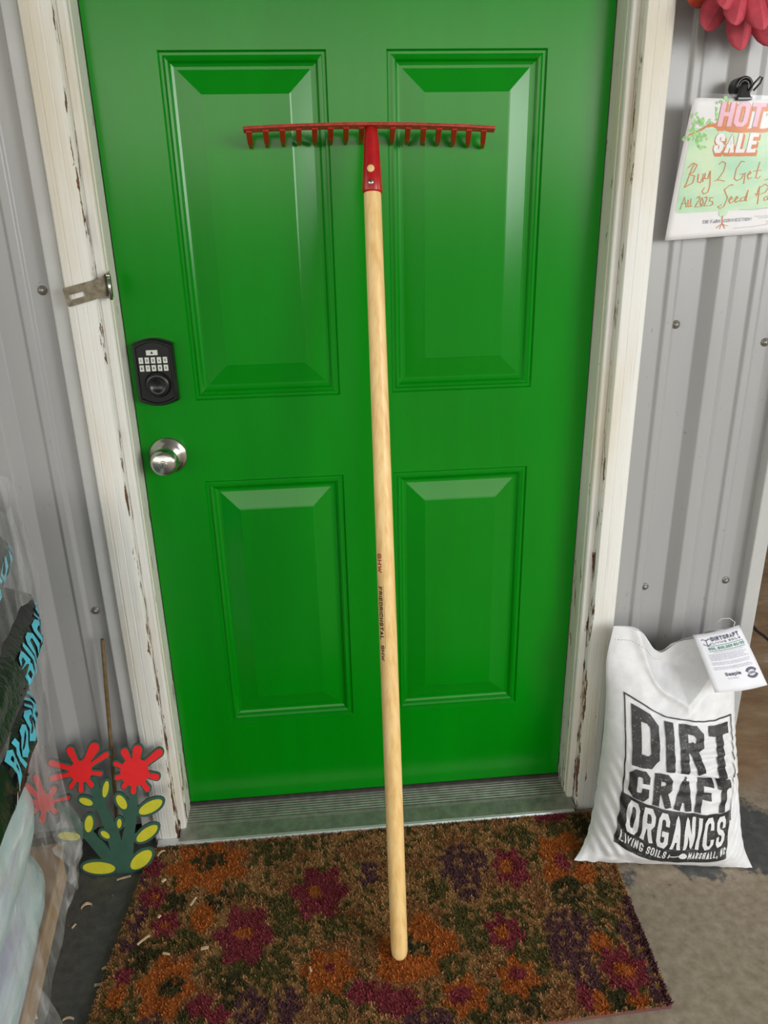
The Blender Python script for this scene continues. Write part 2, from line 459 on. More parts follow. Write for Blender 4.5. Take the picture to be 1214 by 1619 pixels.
def stroke2d(line, wdt, step=None):
    """2-D polyline to a list of quads with mitred joins"""
    P = [Vector(p) for p in line]
    Q = [P[0]]
    for p in P[1:]:
        if (p - Q[-1]).length > 1e-7: Q.append(p)
    P = Q
    if step:
        Q = [P[0]]
        for a, b in zip(P, P[1:]):
            n = max(1, int((b - a).length / step))
            Q += [a + (b - a) * (i / n) for i in range(1, n + 1)]
        P = Q
    if len(P) < 2: return []
    closed = (P[0] - P[-1]).length < 1e-6 and len(P) > 3
    L = []; Rr = []; n = len(P)
    for i in range(n):
        if closed: a = P[i] - P[(i - 1) if i > 0 else n - 2]; b = P[(i + 1) if i < n - 1 else 1] - P[i]
        else: a = P[i] - P[max(i-1, 0)]; b = P[min(i+1, n-1)] - P[i]
        if a.length < 1e-9: a = b
        if b.length < 1e-9: b = a
        a.normalize(); b.normalize()
        na = Vector((-a.y, a.x)); nb = Vector((-b.y, b.x)); k = na + nb
        if k.length < .2: k = na
        k.normalize(); h = wdt / 2 / max(.45, k.dot(na))
        L.append(P[i] + k*h); Rr.append(P[i] - k*h)
    return [(L[i], Rr[i], Rr[i+1], L[i+1]) for i in range(n-1)]

def text_quads(txt, x0, y0, width, height, stroke, gap=None, step=None):
    """quads of a word filling the box x0..x0+width, y0..y0+height"""
    gap = stroke * .75 if gap is None else gap
    free = [NARROW.get(ch, 1.0) for ch in txt]
    fixed = sum(stroke if ch != ' ' else 0 for ch in txt) + gap * (len(txt) - 1)
    cw = max(0.1 * stroke, (width - fixed) / max(.01, sum(free)))
    x = x0; out = []
    for ch, fr in zip(txt, free):
        w = fr * cw
        for ln in GL[ch]:
            pts = [Vector(((x + stroke/2 + p[0]*w), y0 + stroke/2 + p[1]*(height - stroke))) for p in ln]
            if (pts[0]-pts[-1]).length > 1e-6:      # square ends
                for e, f in ((0, 1), (-1, -2)):
                    d = pts[e] - pts[f]
                    if d.length > 1e-7: pts[e] = pts[e] + d.normalized()*stroke*.5
            lo = y0 if ln[0][1] >= -.1 else -9
            if ch == ',': lo = -9
            for q in stroke2d(pts, stroke, step):
                out.append(tuple(Vector((p.x, max(lo, min(y0+height, p.y)))) for p in q))
        x += w + (stroke if ch != ' ' else 0) + gap
    return out

def map_quads(mb, quads, fn, mi=0, sub=1):
    for q in quads:
        if sub == 1:
            mb.add([fn(p.x, p.y) for p in q], [(0, 1, 2, 3)], mi)
        else:
            a, b, c, d = q
            vs = []
            for j in range(2):
                for i in range(sub + 1):
                    s = i / sub
                    p = (a + (b - a)*s) if j == 0 else (d + (c - d)*s)
                    vs.append(fn(p.x, p.y))
            mb.add(vs, [(i, i+1, sub+1+i+1, sub+1+i) for i in range(sub)], mi)
    return mb

def rect_quads(x0, y0, x1, y1, nx=1, ny=1):
    r = []
    for i in range(nx):
        for j in range(ny):
            a = x0+(x1-x0)*i/nx; b = x0+(x1-x0)*(i+1)/nx; c = y0+(y1-y0)*j/ny; d = y0+(y1-y0)*(j+1)/ny
            r.append((Vector((a, c)), Vector((b, c)), Vector((b, d)), Vector((a, d))))
    return r
def disc_quads(cx, cy, rx, ry=None, n=16, ang=0):
    ry = rx if ry is None else ry
    ca, sa = math.cos(ang), math.sin(ang)
    P = [Vector((cx + rx*math.cos(2*math.pi*i/n)*ca - ry*math.sin(2*math.pi*i/n)*sa, cy + rx*math.cos(2*math.pi*i/n)*sa + ry*math.sin(2*math.pi*i/n)*ca)) for i in range(n)]
    c = Vector((cx, cy))
    return [(c, P[i], P[(i+1) % n], P[(i+2) % n]) for i in range(0, n, 2)]

# ================================================================== SETTING
# floor: one concrete slab, outside and through the opening
structure(MB().box((-6, -9, -.15), (7, 6, 0)).build('floor', M['concrete']))
fl = bpy.data.objects['floor']
mb = MB()
cpts = [on_z(u, v, .0008) for u, v in ((1166, 958), (1173, 972), (1179, 981), (1187, 986), (1196, 997), (1206, 1004), (1222, 1018))]
cpts = [Vector((p.x, p.y, 0)) for p in cpts]
q2 = stroke2d([(p.x, p.y) for p in cpts], .012)
map_quads(mb, q2, lambda x, y: Vector((x, y, .0008)))
mb.build('crack', M['crack'], fl)

# building shell beyond the wall
structure(MB().box((-3.2, 5.0, 0), (6.6, 5.1, 3.0)).build('wall_back', M['interior']))
structure(MB().box((-3.3, .1, 0), (-3.2, 5.1, 3.0)).build('wall_interior_side', M['interior']))
structure(MB().box((-3.3, -4.6, 2.95), (6.6, 5.1, 3.02)).build('ceiling', M['ceiling']))

# ---- corrugated metal walls
WY = -.045
def siding(name, xs, z0, z1, label=None):
    """xs = [(x, y)] profile left to right"""
    mb = MB(); n = len(xs)
    vs = [Vector((x, y, z0)) for x, y in xs] + [Vector((x, y, z1)) for x, y in xs]
    vs += [Vector((x, .04, z0)) for x, y in xs] + [Vector((x, .04, z1)) for x, y in xs]
    fs = []
    for i in range(n-1):
        fs += [(i, i+1, n+i+1, n+i), (2*n+i+1, 2*n+i, 3*n+i, 3*n+i+1), (i+1, i, 2*n+i, 2*n+i+1), (n+i, n+i+1, 3*n+i+1, 3*n+i)]
    fs += [(0, n, 3*n, 2*n), (n-1, 2*n-1+n, 4*n-1, 2*n-1)] if False else [(0, n, 3*n, 2*n), (n-1, 3*n-1, 4*n-1, 2*n-1)]
    mb.add(vs, fs)
    o = structure(mb.build(name, M['siding']))
    return bevel(o, .002, 2, 15)
def rib(x, kind):
    if kind == 'M': return [(x-.034, WY), (x-.013, WY-.024), (x+.013, WY-.024), (x+.034, WY)]
    return [(x-.013, WY), (x-.007, WY-.006), (x+.007, WY-.006), (x+.013, WY)]
pr = [(.50, WY)] + rib(.590, 'm') + rib(.683, 'M') + rib(.762, 'm') + [(.800, WY), (.815, WY-.006), (.835, WY-.006)]
wr = siding('wall_right', pr, .006, 2.95)
pl = [(-1.9, WY)]
for x, k in ((-1.83, 'm'), (-1.73, 'M'), (-1.65, 'm'), (-1.57, 'm'), (-1.477, 'M'), (-1.395, 'm'), (-1.32, 'm'), (-1.227, 'M'), (-1.145, 'm'), (-1.07, 'm'), (-.977, 'M'), (-.895, 'm'), (-.82, 'm')): pl += rib(x, k)
pl += rib(-.70, 'M') + rib(-.612, 'm') + [(-.50, WY)]
wl = siding('wall_left', pl, .03, 2.95)
structure(MB().box((-1.9, -.03, 0), (-.5, .03, .03)).build('baseboard_left', M['gap']))
# end trim beside the opening and channel trims beside the door casing
o = structure(MB().box((.825, -.078, .004), (.858, .05, 2.95)).build('trim_1', M['siding_trim'])); bevel(o, .003)
o = structure(MB().box((-.560, -.066, .004), (-.532, -.03, 2.95)).build('trim_2', M['siding_trim'])); bevel(o, .003)
# screws in the siding
def wall_screw(wall, u, v, y):
    p = on_y(u, v, y)
    mb = MB()
    mb.lathe([(.0001, 0), (.0085, 0), (.0085, -.0015), (.0001, -.0015)], p, (0, 1, 0), 16)
    mb.lathe([(.0055, -.0015), (.0055, -.0055), (.0001, -.006)], p, (0, 1, 0), 6)
    mb.build('screw', M['screw'], wall)
for u, v in ((1068, 513), (1019, 927), (1147, 917), (1209, 541)): wall_screw(wr, u, v, WY)
for u, v in ((67, 459), (151, 965)): wall_screw(wl, u, v, WY)

# ---- door
DW = .455; ZB = .045; ZT = 2.075
PA, PB = .3378, .0521
ZS = [ZB, .2654, .8618, 1.031, 1.6336, 1.745, 1.96, ZT]
XS = [-DW, -PA, -PB, PB, PA, DW]
mb = MB()
PANELS = [(i, j) for i in (1, 3) for j in (1, 3, 5)]
for i in range(5):
    for j in range(7):
        if (i, j) in PANELS: continue
        mb.add([(XS[i], 0, ZS[j]), (XS[i+1], 0, ZS[j]), (XS[i+1], 0, ZS[j+1]), (XS[i], 0, ZS[j+1])], [(0, 1, 2, 3)])
PROF = [(0, 0), (.003, .0045), (.007, .0045), (.011, .002), (.015, .0045), (.019, .0095), (.0235, .0115), (.028, .0115), (.064, .002), (.067, .001)]
for i, j in PANELS:
    x0, x1, z0, z1 = XS[i], XS[i+1], ZS[j], ZS[j+1]
    vs = []; fs = []
    for ins, y in PROF:
        vs += [(x0+ins, y, z0+ins), (x1-ins, y, z0+ins), (x1-ins, y, z1-ins), (x0+ins, y, z1-ins)]
    for k in range(len(PROF)-1):
        for e in range(4):
            fs.append((k*4+e, k*4+(e+1) % 4, k*4+4+(e+1) % 4, k*4+4+e))
    k = (len(PROF)-1)*4; fs.append((k, k+1, k+2, k+3))
    mb.add(vs, fs)
# edges and back
mb.add([(-DW,0,ZB),(DW,0,ZB),(DW,0,ZT),(-DW,0,ZT),(-DW,.045,ZB),(DW,.045,ZB),(DW,.045,ZT),(-DW,.045,ZT)],
       [(0,1,5,4),(1,2,6,5),(2,3,7,6),(3,0,4,7),(4,5,6,7)])
door = structure(mb.build('door_1', M['green'], fix=False))
b = bmesh.new(); b.from_mesh(door.data); bmesh.ops.remove_doubles(b, verts=b.verts, dist=1e-5); bmesh.ops.recalc_face_normals(b, faces=b.faces); b.to_mesh(door.data); b.free()

# keypad deadbolt
def keypad():
    cx, z0, z1, hw = -.405, 1.037, 1.147, .038
    def outline(e, dz=.0):
        P = []
        for k in range(13):
            s = k/12; x = -hw+e + 2*(hw-e)*s
            P.append((cx+x, z1 - e + .010*math.sin(math.pi*s)))
        for k in range(13):
            s = k/12; x = hw-e - 2*(hw-e)*s
            P.append((cx+x, z0 + e - .010*math.sin(math.pi*s)))
        return P
    mb = MB(); lay = [(0, -.0002), (0, -.014), (.004, -.020), (.006, -.020), (.0075, -.0175)]
    vs = []; fs = []
    for e, y in lay: vs += [(x, y, z) for x, z in outline(e)]
    n = 26
    for i in range(len(lay)-1):
        for k in range(n): fs.append((i*n+k, i*n+(k+1) % n, (i+1)*n+(k+1) % n, (i+1)*n+k))
    fs.append(tuple((len(lay)-1)*n+k for k in range(n))); fs.append(tuple(range(n)))
    mb.add(vs, fs)
    body = mb.build('keypad_lock', M['black'], door); autosmooth(body, 25)
    body['label'] = 'black keypad deadbolt with pale number keys'
    def key(x, z, w, h, ch):
        mb = MB(); mb.box((x-w/2, -.0205, z-h/2), (x+w/2, -.017, z+h/2))
        if ch == 'tri':
            mb.add([(x-.003, -.0208, z-.002), (x+.003, -.0208, z-.002), (x, -.0208, z+.003)], [(0, 1, 2)], 1)
        else:
            map_quads(mb, text_quads(ch, -.0012, -.0022, .0026, .0046, .0009), lambda a, b: Vector((x+a, -.0208, z+b)), 1)
        o = mb.build('keypad_button', [M['key'], M['ink']], body, fix=False)
        return o
    key(cx-.0015, 1.131, .021, .0095, 'tri')
    for r, row in enumerate(('12345', '67890')):
        for k, ch in enumerate(row):
            key(cx - .0235 + k*.0113, 1.1165 - r*.0148, .0078, .0115, ch)
    mb = MB()
    c = (cx+.003, -.0175, 1.070)
    mb.lathe([(.025, 0), (.025, -.002), (.0225, -.004), (.0225, -.010), (.021, -.012), (.013, -.012), (.012, -.0105), (.0001, -.0105)], c, (0, 1, 0), 36)
    mb.box((c[0]-.0008, c[1]-.011, c[2]-.004), (c[0]+.0008, c[1]-.010, c[2]+.004))
    mb.build('lock_cylinder', M['black'], body)
keypad()
# round knob
def knob():
    c = Vector((-.4035, 0, .9215))
    mb = MB().lathe([(.0005, -.0002), (.0375, -.0002), (.0375, -.003), (.035, -.0055), (.030, -.0065), (.0285, -.009), (.025, -.0105), (.023, -.013), (.016, -.0135), (.0135, -.018), (.013, -.027), (.0145, -.030), (.022, -.033), (.0265, -.038), (.0275, -.045), (.0265, -.053), (.0235, -.060), (.019, -.0635), (.0001, -.0650)], c, (0, 1, 0), 48)
    k = mb.build('door_knob', M['steel'], door)
    k['label'] = 'round satin steel door knob'
    mb = MB().lathe([(.0085, -.0640), (.0085, -.0665), (.0075, -.0668), (.0001, -.0668)], c, (0, 1, 0), 28)
    mb.box((c.x-.0006, -.0672, c.z-.004), (c.x+.0006, -.0660, c.z+.004), 1)
    mb.build('keyhole', [M['steel'], M['dark']], k)
knob()

# ---- jambs, stops and casings
def frame_side(sgn, n0):
    def P(pr, name, mat, z0, z1, bw=.002):
        mb = MB()
        poly = [Vector((sgn*x, y, z0)) for x, y in pr]
        mb.prism(poly, (0, 0, z1-z0))
        o = structure(mb.build(name, mat)); bevel(o, bw); return o
    P([(.4575, .05), (.4575, -.048), (.474, -.048), (.474, .05)], 'trim_%d' % n0, M['jamb'], .0, 2.10)
    P([(.4595, -.048), (.4595, -.060), (.462, -.064), (.4755, -.064), (.4755, -.048)], 'trim_%d' % (n0+1), M['casing'], .0, 2.10)
    # brick mould with two shallow grooves
    P([(.4755, -.05), (.4755, -.079), (.479, -.085), (.486, -.0855), (.494, -.0855), (.4955, -.0845), (.497, -.0855), (.512, -.0850), (.5145, -.0832), (.517, -.0835), (.527, -.080), (.530, -.076), (.530, -.045)], 'trim_%d' % (n0+2), M['casing'], .0, 2.13, .0012)
frame_side(-1, 3)
frame_side(1, 6)
o = structure(MB().box((-.53, -.083, 2.10), (.53, .05, 2.17)).build('trim_9', M['casing'])); bevel(o, .003)

# threshold
mb = MB()
pf = [(.03, .0), (.03, .043), (.004, .043), (.001, .036)]
y = 0.0
for k in range(7):
    y0 = -.006 - k*.007; z = .034 - k*.0011
    pf += [(y0, z), (y0-.001, z-.0008), (y0-.005, z-.0010), (y0-.006, z-.0002)]
pf += [(-.060, .0245), (-.096, .0165)]
mb.prism([Vector((-.472, y, z)) for y, z in pf + [(-.096, .0)]], (.944, 0, 0))
mb.box((-.472, -.003, .036), (.472, .004, .044), 2)
th = structure(mb.build('trim_10', [M['threshold'], M['lip'], M['gap']]))
mb = MB(); mb.prism([Vector((-.522, y, z)) for y, z in ((-.086, .0), (-.086, .0175), (-.101, .0150), (-.1045, .011), (-.1045, .0))], (.99, 0, 0))
o = structure(mb.build('trim_11', M['lip']))
bevel(o, .0015)

# ================================================================== THINGS
# ---- garden rake leaning on the door
def rake():
    tip = Vector((.005, -.447, .0125))
    root = thing('garden_rake', tip, 'long rake with pale wooden handle and red toothed head leaning on the green door', 'rake')
    top = on_y(586.5, 245, -.083)
    ax = (top - tip).normalized(); L = (top - tip).length
    # wooden handle
    end = on_y(587.5, 290, -.092)
    Lh = (end - tip).length
    prof = [(.0001, 0), (.006, .0006), (.011, .003), (.0142, .008), (.0160, .016), (.0165, .03), (.0168, .25), (.0165, .7), (.0158, 1.1), (.0150, Lh-.02), (.0140, Lh)]
    mb = MB().lathe(prof, tip, ax, 28)
    h = mb.build('handle', M['ash'], root); h['label'] = 'pale varnished wooden handle'
    # red head: bowed bar
    yb = -.066
    def barpt(s):
        l = on_y(384.5, 205.5, yb+.006); c = on_y(586, 198.5, yb-.004); r = on_y(782, 204.5, yb+.006)
        return l*((s-.5)*(s-1)*2) + c*(s*(1-s)*4) + r*(s*(s-.5)*2)
    mb = MB(); vs = []; fs = []; N = 24
    dn = Vector((0, .93, -.36)).normalized(); up = Vector((0, .36, .93)).normalized()
    for i in range(N+1):
        p = barpt(i/N)
        vs += [p - dn*.008 - up*.0024, p - dn*.008 + up*.0024, p + dn*.008 + up*.0024, p + dn*.008 - up*.0024]
    for i in range(N):
        for k in range(4): fs.append((i*4+k, i*4+(k+1) % 4, i*4+4+(k+1) % 4, i*4+4+k))
    fs += [(0, 1, 2, 3), (N*4+3, N*4+2, N*4+1, N*4)]
    mb.add(vs, fs)
    o = mb.build('head_bar', M['red_edge'], root); bevel(o, .001); o['label'] = 'thin bowed red bar worn along its front edge'
    # tines
    xs = [393, 419, 445, 470.5, 495.5, 520.5, 544.5, 569, 618, 642, 667, 691.5, 716, 740, 764]
    for i, u in enumerate(xs):
        s = (u - 384.5) / (782 - 384.5)
        p = barpt(s)
        tu = 397 + (762 - 397) * (u - 393) / (764 - 393)
        tv = 233 - 7*(1 - ((u-578)/186)**2)
        q = on_y(tu, tv, -.006)
        mb = MB(); d = (q - p); a = Vector((1, 0, 0)); b_ = d.normalized().cross(a).normalized()
        vs = []
        for k, w in ((0, .0058), (.55, .0050), (1, .0036)):
            c = p + d*k + Vector((0, 0, -.004*math.sin(k*math.pi)))
            for sa, sb in ((-1, -1), (1, -1), (1, 1), (-1, 1)): vs.append(c + a*w*sa*.85 + b_*w*.75*sb)
        fs = [(0, 1, 2, 3), (11, 10, 9, 8)]
        for r in range(2):
            for k in range(4): fs.append((r*4+k, r*4+(k+1) % 4, r*4+4+(k+1) % 4, r*4+4+k))
        mb.add(vs, fs)
        o = mb.build('tine', M['red'], root); bevel(o, .0008)
    # socket
    a0 = on_y(586.5, 203, yb-.004); a1 = on_y(588, 303, -.1085)
    # keep socket on the handle axis
    t1 = ax * ((a1 - tip).dot(ax)) + tip
    d = t1 - a0
    pts = [a0 + d*k for k in (0, .12, .35, .7, .97, 1.0)]
    mb = MB().tube(pts, [.0105, .0120, .0138, .0162, .0176, .0166], 24)
    so = mb.build('socket', M['red'], root); so['label'] = 'glossy red tapered socket'
    for k, rr, mt, nm in ((.655, .0062, M['ash'], 'wooden_peg'), (.865, .0048, M['steel'], 'screw_head')):
        c = a0 + d*k; to = (CAM - c); to -= ax*to.dot(ax); to.normalize(); to = (to + Vector((-.12, 0, 0))).normalized()
        r0 = .0138 + (.0162-.0138)*(k-.35)/.35
        if k > .7: r0 = .0162 + .0014*(k-.7)/.27
        mb = MB().lathe([(rr, r0-.003), (rr, r0+.0006), (rr*.7, r0+.0014), (.0001, r0+.0016)], c, to, 18)
        if nm == 'screw_head':
            mb.tube([c + to*(r0+.0018) - ax*.003, c + to*(r0+.0018) + ax*.003], .0007, 6, 1)
        mb.build(nm, [mt, M['dark']], so)
    # print running down the handle
    view = (CAM - (tip+ax*.6)); view -= ax*view.dot(ax); view.normalize(); side = ax.cross(view)
    if side.x > 0: side = -side          # towards the viewer's left
    def on_handle(along, across):        # along measured down from a reference, across round the pole
        th_ = across / .0168
        dirv = (view*math.cos(th_) + side*math.sin(th_))
        r = np.interp(along, [.25, .7, 1.1], [.0168, .0165, .0158]) + .00025
        return tip + ax*along + dirv*r
    def at(v):
        p = on_y(600, v, 0); 
        best = min(range(0, 1600), key=lambda i: abs(proj_v(tip + ax*(i/1000)) - v)); return best/1000
    def proj_v(p):
        d = p - CAM; return 809.5 - F_PX*d.dot(UP)/d.dot(FW)
    mb = MB()
    def word(txt, v0, v1, c0, hgt, mi, st):
        a0_, a1_ = at(v0), at(v1); ln = abs(a0_ - a1_)
        # reading direction runs down the pole; letter tops face right
        q = text_quads(txt, 0, 0, ln, hgt, st, gap=st*.8, step=.0012)
        m3 = MB(); map_quads(m3, q, lambda x, yv: on_handle(a0_ - x, c0 - yv), 0, 2)
        m3.build('lettering', M['handle_red'] if mi == 0 else M['handle_ink'], h, fix=False)
    word('SHW', 873, 903, .0170, .0095, 0, .0022)
    word('FRIEDRICHSTAL', 925, 1008, .0174, .0090, 1, .0020)
    word('SHW', 1017, 1041, .0158, .0078, 1, .0017)
    q = stroke2d([(0, 0), (0, .0125), (.118, .0125), (.118, 0)], .0004, .02)
    a0_ = at(922)
    map_quads(mb, q, lambda x, yv: on_handle(a0_ - x, .0180 - yv), 0, 1)
    mb.build('printed_border', M['handle_ink'], h, fix=False)
rake()

# ---- doormat
def doormat():
    BL, BR, FR, FL = Vector((-.533, -.1065)), Vector((.514, -.1075)), Vector((.490, -.592)), Vector((-.582, -.625))
    root = thing('doormat', (0, -.35, 0), 'brown coir doormat patterned with magenta and orange flowers below the green door', 'doormat')
    TZ = .009
    def cpx(cx, cy, ox, oy, k):      # crop pixel -> mat plane
        p = on_z(ox + cx*k, oy + cy*k, TZ+.003); return (p.x, p.y)
    K = 470/1214
    A = lambda x, y: cpx(x, y, 150, 1280, K)
    B = lambda x, y: cpx(x, y, 600, 1280, K)
    col = {'mag': (.31, .034, .066), 'ora': (.56, .155, .030), 'grn': (.105, .098, .030), 'dgr': (.042, .050, .020), 'pur': (.125, .048, .070), 'tan': (.48, .25, .10), 'brn': (.34, .150, .062)}
    # (kind, centre, rx, ry in metres, petals)
    m = 0.00045   # crop px -> metres near mid mat
    blobs = []
    def add(kind, c, rx, ry, pet=0, ang=0): blobs.append((kind, c, rx*m, ry*m*1.55, pet, ang))
    for args in [
        ('grn', A(730, 170), 110, 50), ('grn', A(900, 130), 70, 40), ('grn', A(600, 340), 40, 30), ('dgr', A(500, 370), 60, 45), ('dgr', A(330, 370), 50, 55), ('grn', A(800, 470), 100, 55), ('grn', A(760, 380), 60, 40),
        ('grn', A(340, 540), 110, 40), ('dgr', A(200, 600), 80, 50), ('grn', A(560, 640), 110, 70), ('dgr', A(570, 740), 60, 60), ('grn', A(720, 640), 90, 70), ('grn', A(100, 830), 60, 50), ('grn', A(400, 850), 60, 30), ('dgr', A(330, 830), 50, 30), ('grn', A(1010, 760), 60, 50),
        ('pur', A(180, 440), 40, 50), ('pur', A(140, 540), 45, 40), ('pur', A(210, 290), 40, 25), ('pur', A(640, 810), 70, 55), ('pur', A(790, 800), 60, 55), ('pur', A(220, 860), 40, 25), ('pur', A(1120, 260), 50, 50),
        ('ora', A(440, 440), 60, 50), ('brn', A(1050, 170), 80, 40), ('brn', A(1000, 560), 70, 60), ('grn', A(980, 480), 70, 40), ('ora', A(90, 760), 40, 30), ('brn', A(1150, 570), 60, 40),
        ('ora', A(460, 230), 215, 112, 7), ('dgr', A(470, 205), 105, 48, 5), ('ora', A(290, 720), 135, 105, 6), ('dgr', A(310, 725), 62, 30, 0, .6),
        ('ora', A(950, 660), 125, 75, 6), ('mag', A(960, 640), 22, 18),
        ('mag', A(920, 335), 140, 105, 6), ('ora', A(900, 335), 35, 22), ('mag', A(610, 510), 138, 108, 6), ('ora', A(610, 505), 40, 22),
        ('mag', A(240, 355), 68, 48, 5), ('ora', A(240, 355), 22, 12), ('mag', A(290, 470), 72, 50, 6), ('ora', A(290, 470), 26, 13), ('mag', A(240, 240), 50, 40, 5), ('mag', A(115, 680), 40, 36, 5),
        ('mag', A(430, 800), 62, 42, 5), ('mag', A(500, 850), 55, 40, 5), ('mag', A(1090, 750), 70, 45, 5), ('mag', A(1190, 770), 60, 50, 5),
        ('grn', B(570, 110), 75, 48), ('grn', B(720, 85), 55, 42), ('dgr', B(830, 60), 60, 50), ('pur', B(340, 220), 130, 80), ('pur', B(360, 320), 60, 50), ('grn', B(230, 320), 60, 40), ('grn', B(330, 450), 80, 50), ('grn', B(500, 400), 90, 25),
        ('grn', B(390, 500), 60, 70), ('dgr', B(150, 565), 62, 50), ('ora', B(180, 480), 70, 50), ('ora', B(265, 560), 65, 60), ('ora', B(120, 650), 150, 42), ('ora', B(30, 560), 40, 40), ('grn', B(300, 640), 60, 40),
        ('ora', B(700, 170), 70, 70, 5), ('ora', B(770, 130), 60, 45), ('ora', B(840, 260), 60, 40), ('ora', B(720, 260), 60, 50), ('brn', B(640, 350), 50, 60), ('mag', B(745, 210), 35, 35), ('mag', B(700, 30), 90, 22),
        ('dgr', B(770, 330), 75, 55), ('grn', B(930, 330), 55, 60), ('grn', B(880, 420), 60, 40), ('grn', B(950, 480), 50, 60), ('pur', B(780, 480), 120, 60), ('pur', B(780, 580), 90, 70), ('pur', B(850, 700), 60, 60), ('pur', B(1020, 400), 40, 40), ('pur', B(1030, 490), 60, 50), ('pur', B(1090, 600), 55, 70), ('pur', B(1150, 740), 50, 50),
        ('ora', B(900, 540), 50, 35), ('grn', B(640, 560), 50, 90), ('grn', B(560, 590), 40, 40), ('dgr', B(640, 770), 90, 55), ('grn', B(500, 790), 60, 45), ('dgr', B(980, 760), 85, 50), ('ora', B(900, 790), 40, 36), ('ora', B(1060, 780), 45, 26), ('brn', B(740, 800), 80, 50), ('grn', B(400, 830), 60, 40),
        ('mag', B(535, 235), 100, 82, 7), ('ora', B(515, 230), 36, 26), ('mag', B(510, 495), 92, 68, 6), ('ora', B(500, 500), 32, 24), ('mag', B(995, 650), 108, 78, 7), ('ora', B(1000, 650), 40, 26),
        ('ora', B(565, 680), 96, 66, 6), ('mag', B(565, 665), 34, 24), ('ora', B(350, 760), 105, 58, 6), ('mag', B(330, 755), 50, 25), ('mag', B(80, 790), 95, 50, 6), ('mag', B(840, 770), 34, 40), ('pur', B(200, 860), 120, 30)]:
        add(*args)
    def pattern(x, y):
        p = Vector((x*26, y*26, 0)); n1 = noise.noise(p); n2 = noise.noise(p + Vector((9.1, 4.2, 0)))
        n3 = noise.noise(Vector((x*70, y*70, 5)))
        # ground: tan with patches of green and brown
        g = noise.noise(Vector((x*16+3, y*16-5, 2)))
        c = col['tan'] if n3 + g*.6 > -.04 else (col['grn'] if g > -.12 else col['brn'])
        xx = x + n1*.006 + random.gauss(0, .0022); yy = y + n2*.006 + random.gauss(0, .0022)
        for kind, (cx, cy), rx, ry, pet, ang in blobs:
            dx, dy = xx-cx, yy-cy
            if abs(dx) > rx*1.6 + .01 and abs(dy) > ry*1.6 + .01: continue
            if ang: dx, dy = dx*math.cos(ang)+dy*math.sin(ang), -dx*math.sin(ang)+dy*math.cos(ang)
            r = math.hypot(dx/rx, dy/ry); lim = 1.0
            if pet: lim = .86 + .16*math.cos(pet*math.atan2(dy/ry, dx/rx) + cx*40)
            if r < lim: 
                if kind in ('pur', 'grn', 'dgr', 'brn') and n3 > .22: continue
                c = col[kind]
        return c
    def P(s, t_):
        a = BL.lerp(BR, s); b_ = FL.lerp(FR, s); q = a.lerp(b_, t_); return q
    # base slab
    mb = MB(); mb.grid(lambda s, t_: Vector((*P(s, t_), TZ)), 210, 100, 0, False)
    nv = len(mb.v)
    cor = [BL, BR, FR, FL]
    vs = [Vector((*c, TZ)) for c in cor] + [Vector((*c, .0005)) for c in cor]
    mb.add(vs, [(0, 1, 5, 4), (1, 2, 6, 5), (2, 3, 7, 6), (3, 0, 4, 7), (4, 5, 6, 7)])
    base = mb.build('mat_backing', None or [], root, fix=False)
    def colour_mat(name):
        t = NT(name); a = t.n('ShaderNodeVertexColor'); a.layer_name = 'dye'
        f = t.noise(t.pos((400, 400, 400)), 1, 2)
        c = t.mix(t.math('MULTIPLY', f, .5), a.outputs[0], (.16, .085, .04, 1))
        t.base(c).set(Roughness=.9, Specular_IOR_Level=.15); return t.m
    cm = colour_mat('dyed_coir')
    base.data.materials.append(cm)
    ca = base.data.color_attributes.new('dye', 'FLOAT_COLOR', 'POINT')
    cols = np.ones((len(mb.v), 4), dtype=np.float32)
    for i, v in enumerate(mb.v): cols[i, :3] = pattern(v.x, v.y)
    ca.data.foreach_set('color', cols.ravel())
    # pile: short coir tufts
    N = 60000
    vs = np.zeros((N*4, 3), dtype=np.float32); cs = np.ones((N*4, 4), dtype=np.float32)
    org = np.array((0, -.35, 0))
    for i in range(N):
        s, t_ = random.random(), random.random()
        if i % 14 == 0: s = random.choice((random.uniform(0, .004), random.uniform(.996, 1)))
        elif i % 14 == 1: t_ = random.choice((random.uniform(0, .006), random.uniform(.994, 1)))
        q = P(s, t_); c = pattern(q.x, q.y); k = random.uniform(.75, 1.3)
        a = random.uniform(0, math.pi); w = random.uniform(.0010, .0020); h = random.uniform(.003, .007)
        lx, ly = random.gauss(0, .0022), random.gauss(0, .0022)
        dx, dy = math.cos(a)*w, math.sin(a)*w
        vs[i*4:i*4+4] = ((q.x-dx, q.y-dy, TZ-.001), (q.x+dx, q.y+dy, TZ-.001), (q.x+lx+dx*.5, q.y+ly+dy*.5, TZ+h), (q.x+lx-dx*.5, q.y+ly-dy*.5, TZ+h))
        cs[i*4:i*4+4, :3] = (c[0]*k, c[1]*k, c[2]*k)
    vs -= org
    me = bpy.data.meshes.new('mat_pile')
    me.vertices.add(N*4); me.vertices.foreach_set('co', vs.ravel())
    me.loops.add(N*4); me.loops.foreach_set('vertex_index', np.arange(N*4, dtype=np.int32))
    me.polygons.add(N); me.polygons.foreach_set('loop_start', np.arange(0, N*4, 4, dtype=np.int32))
    me.update(); me.validate()
    ca = me.color_attributes.new('dye', 'FLOAT_COLOR', 'POINT'); ca.data.foreach_set('color', cs.ravel())
    me.materials.append(cm)
    o = bpy.data.objects.new('mat_pile', me); COL.objects.link(o); o.parent = root
    o['kind'] = 'stuff'
doormat()

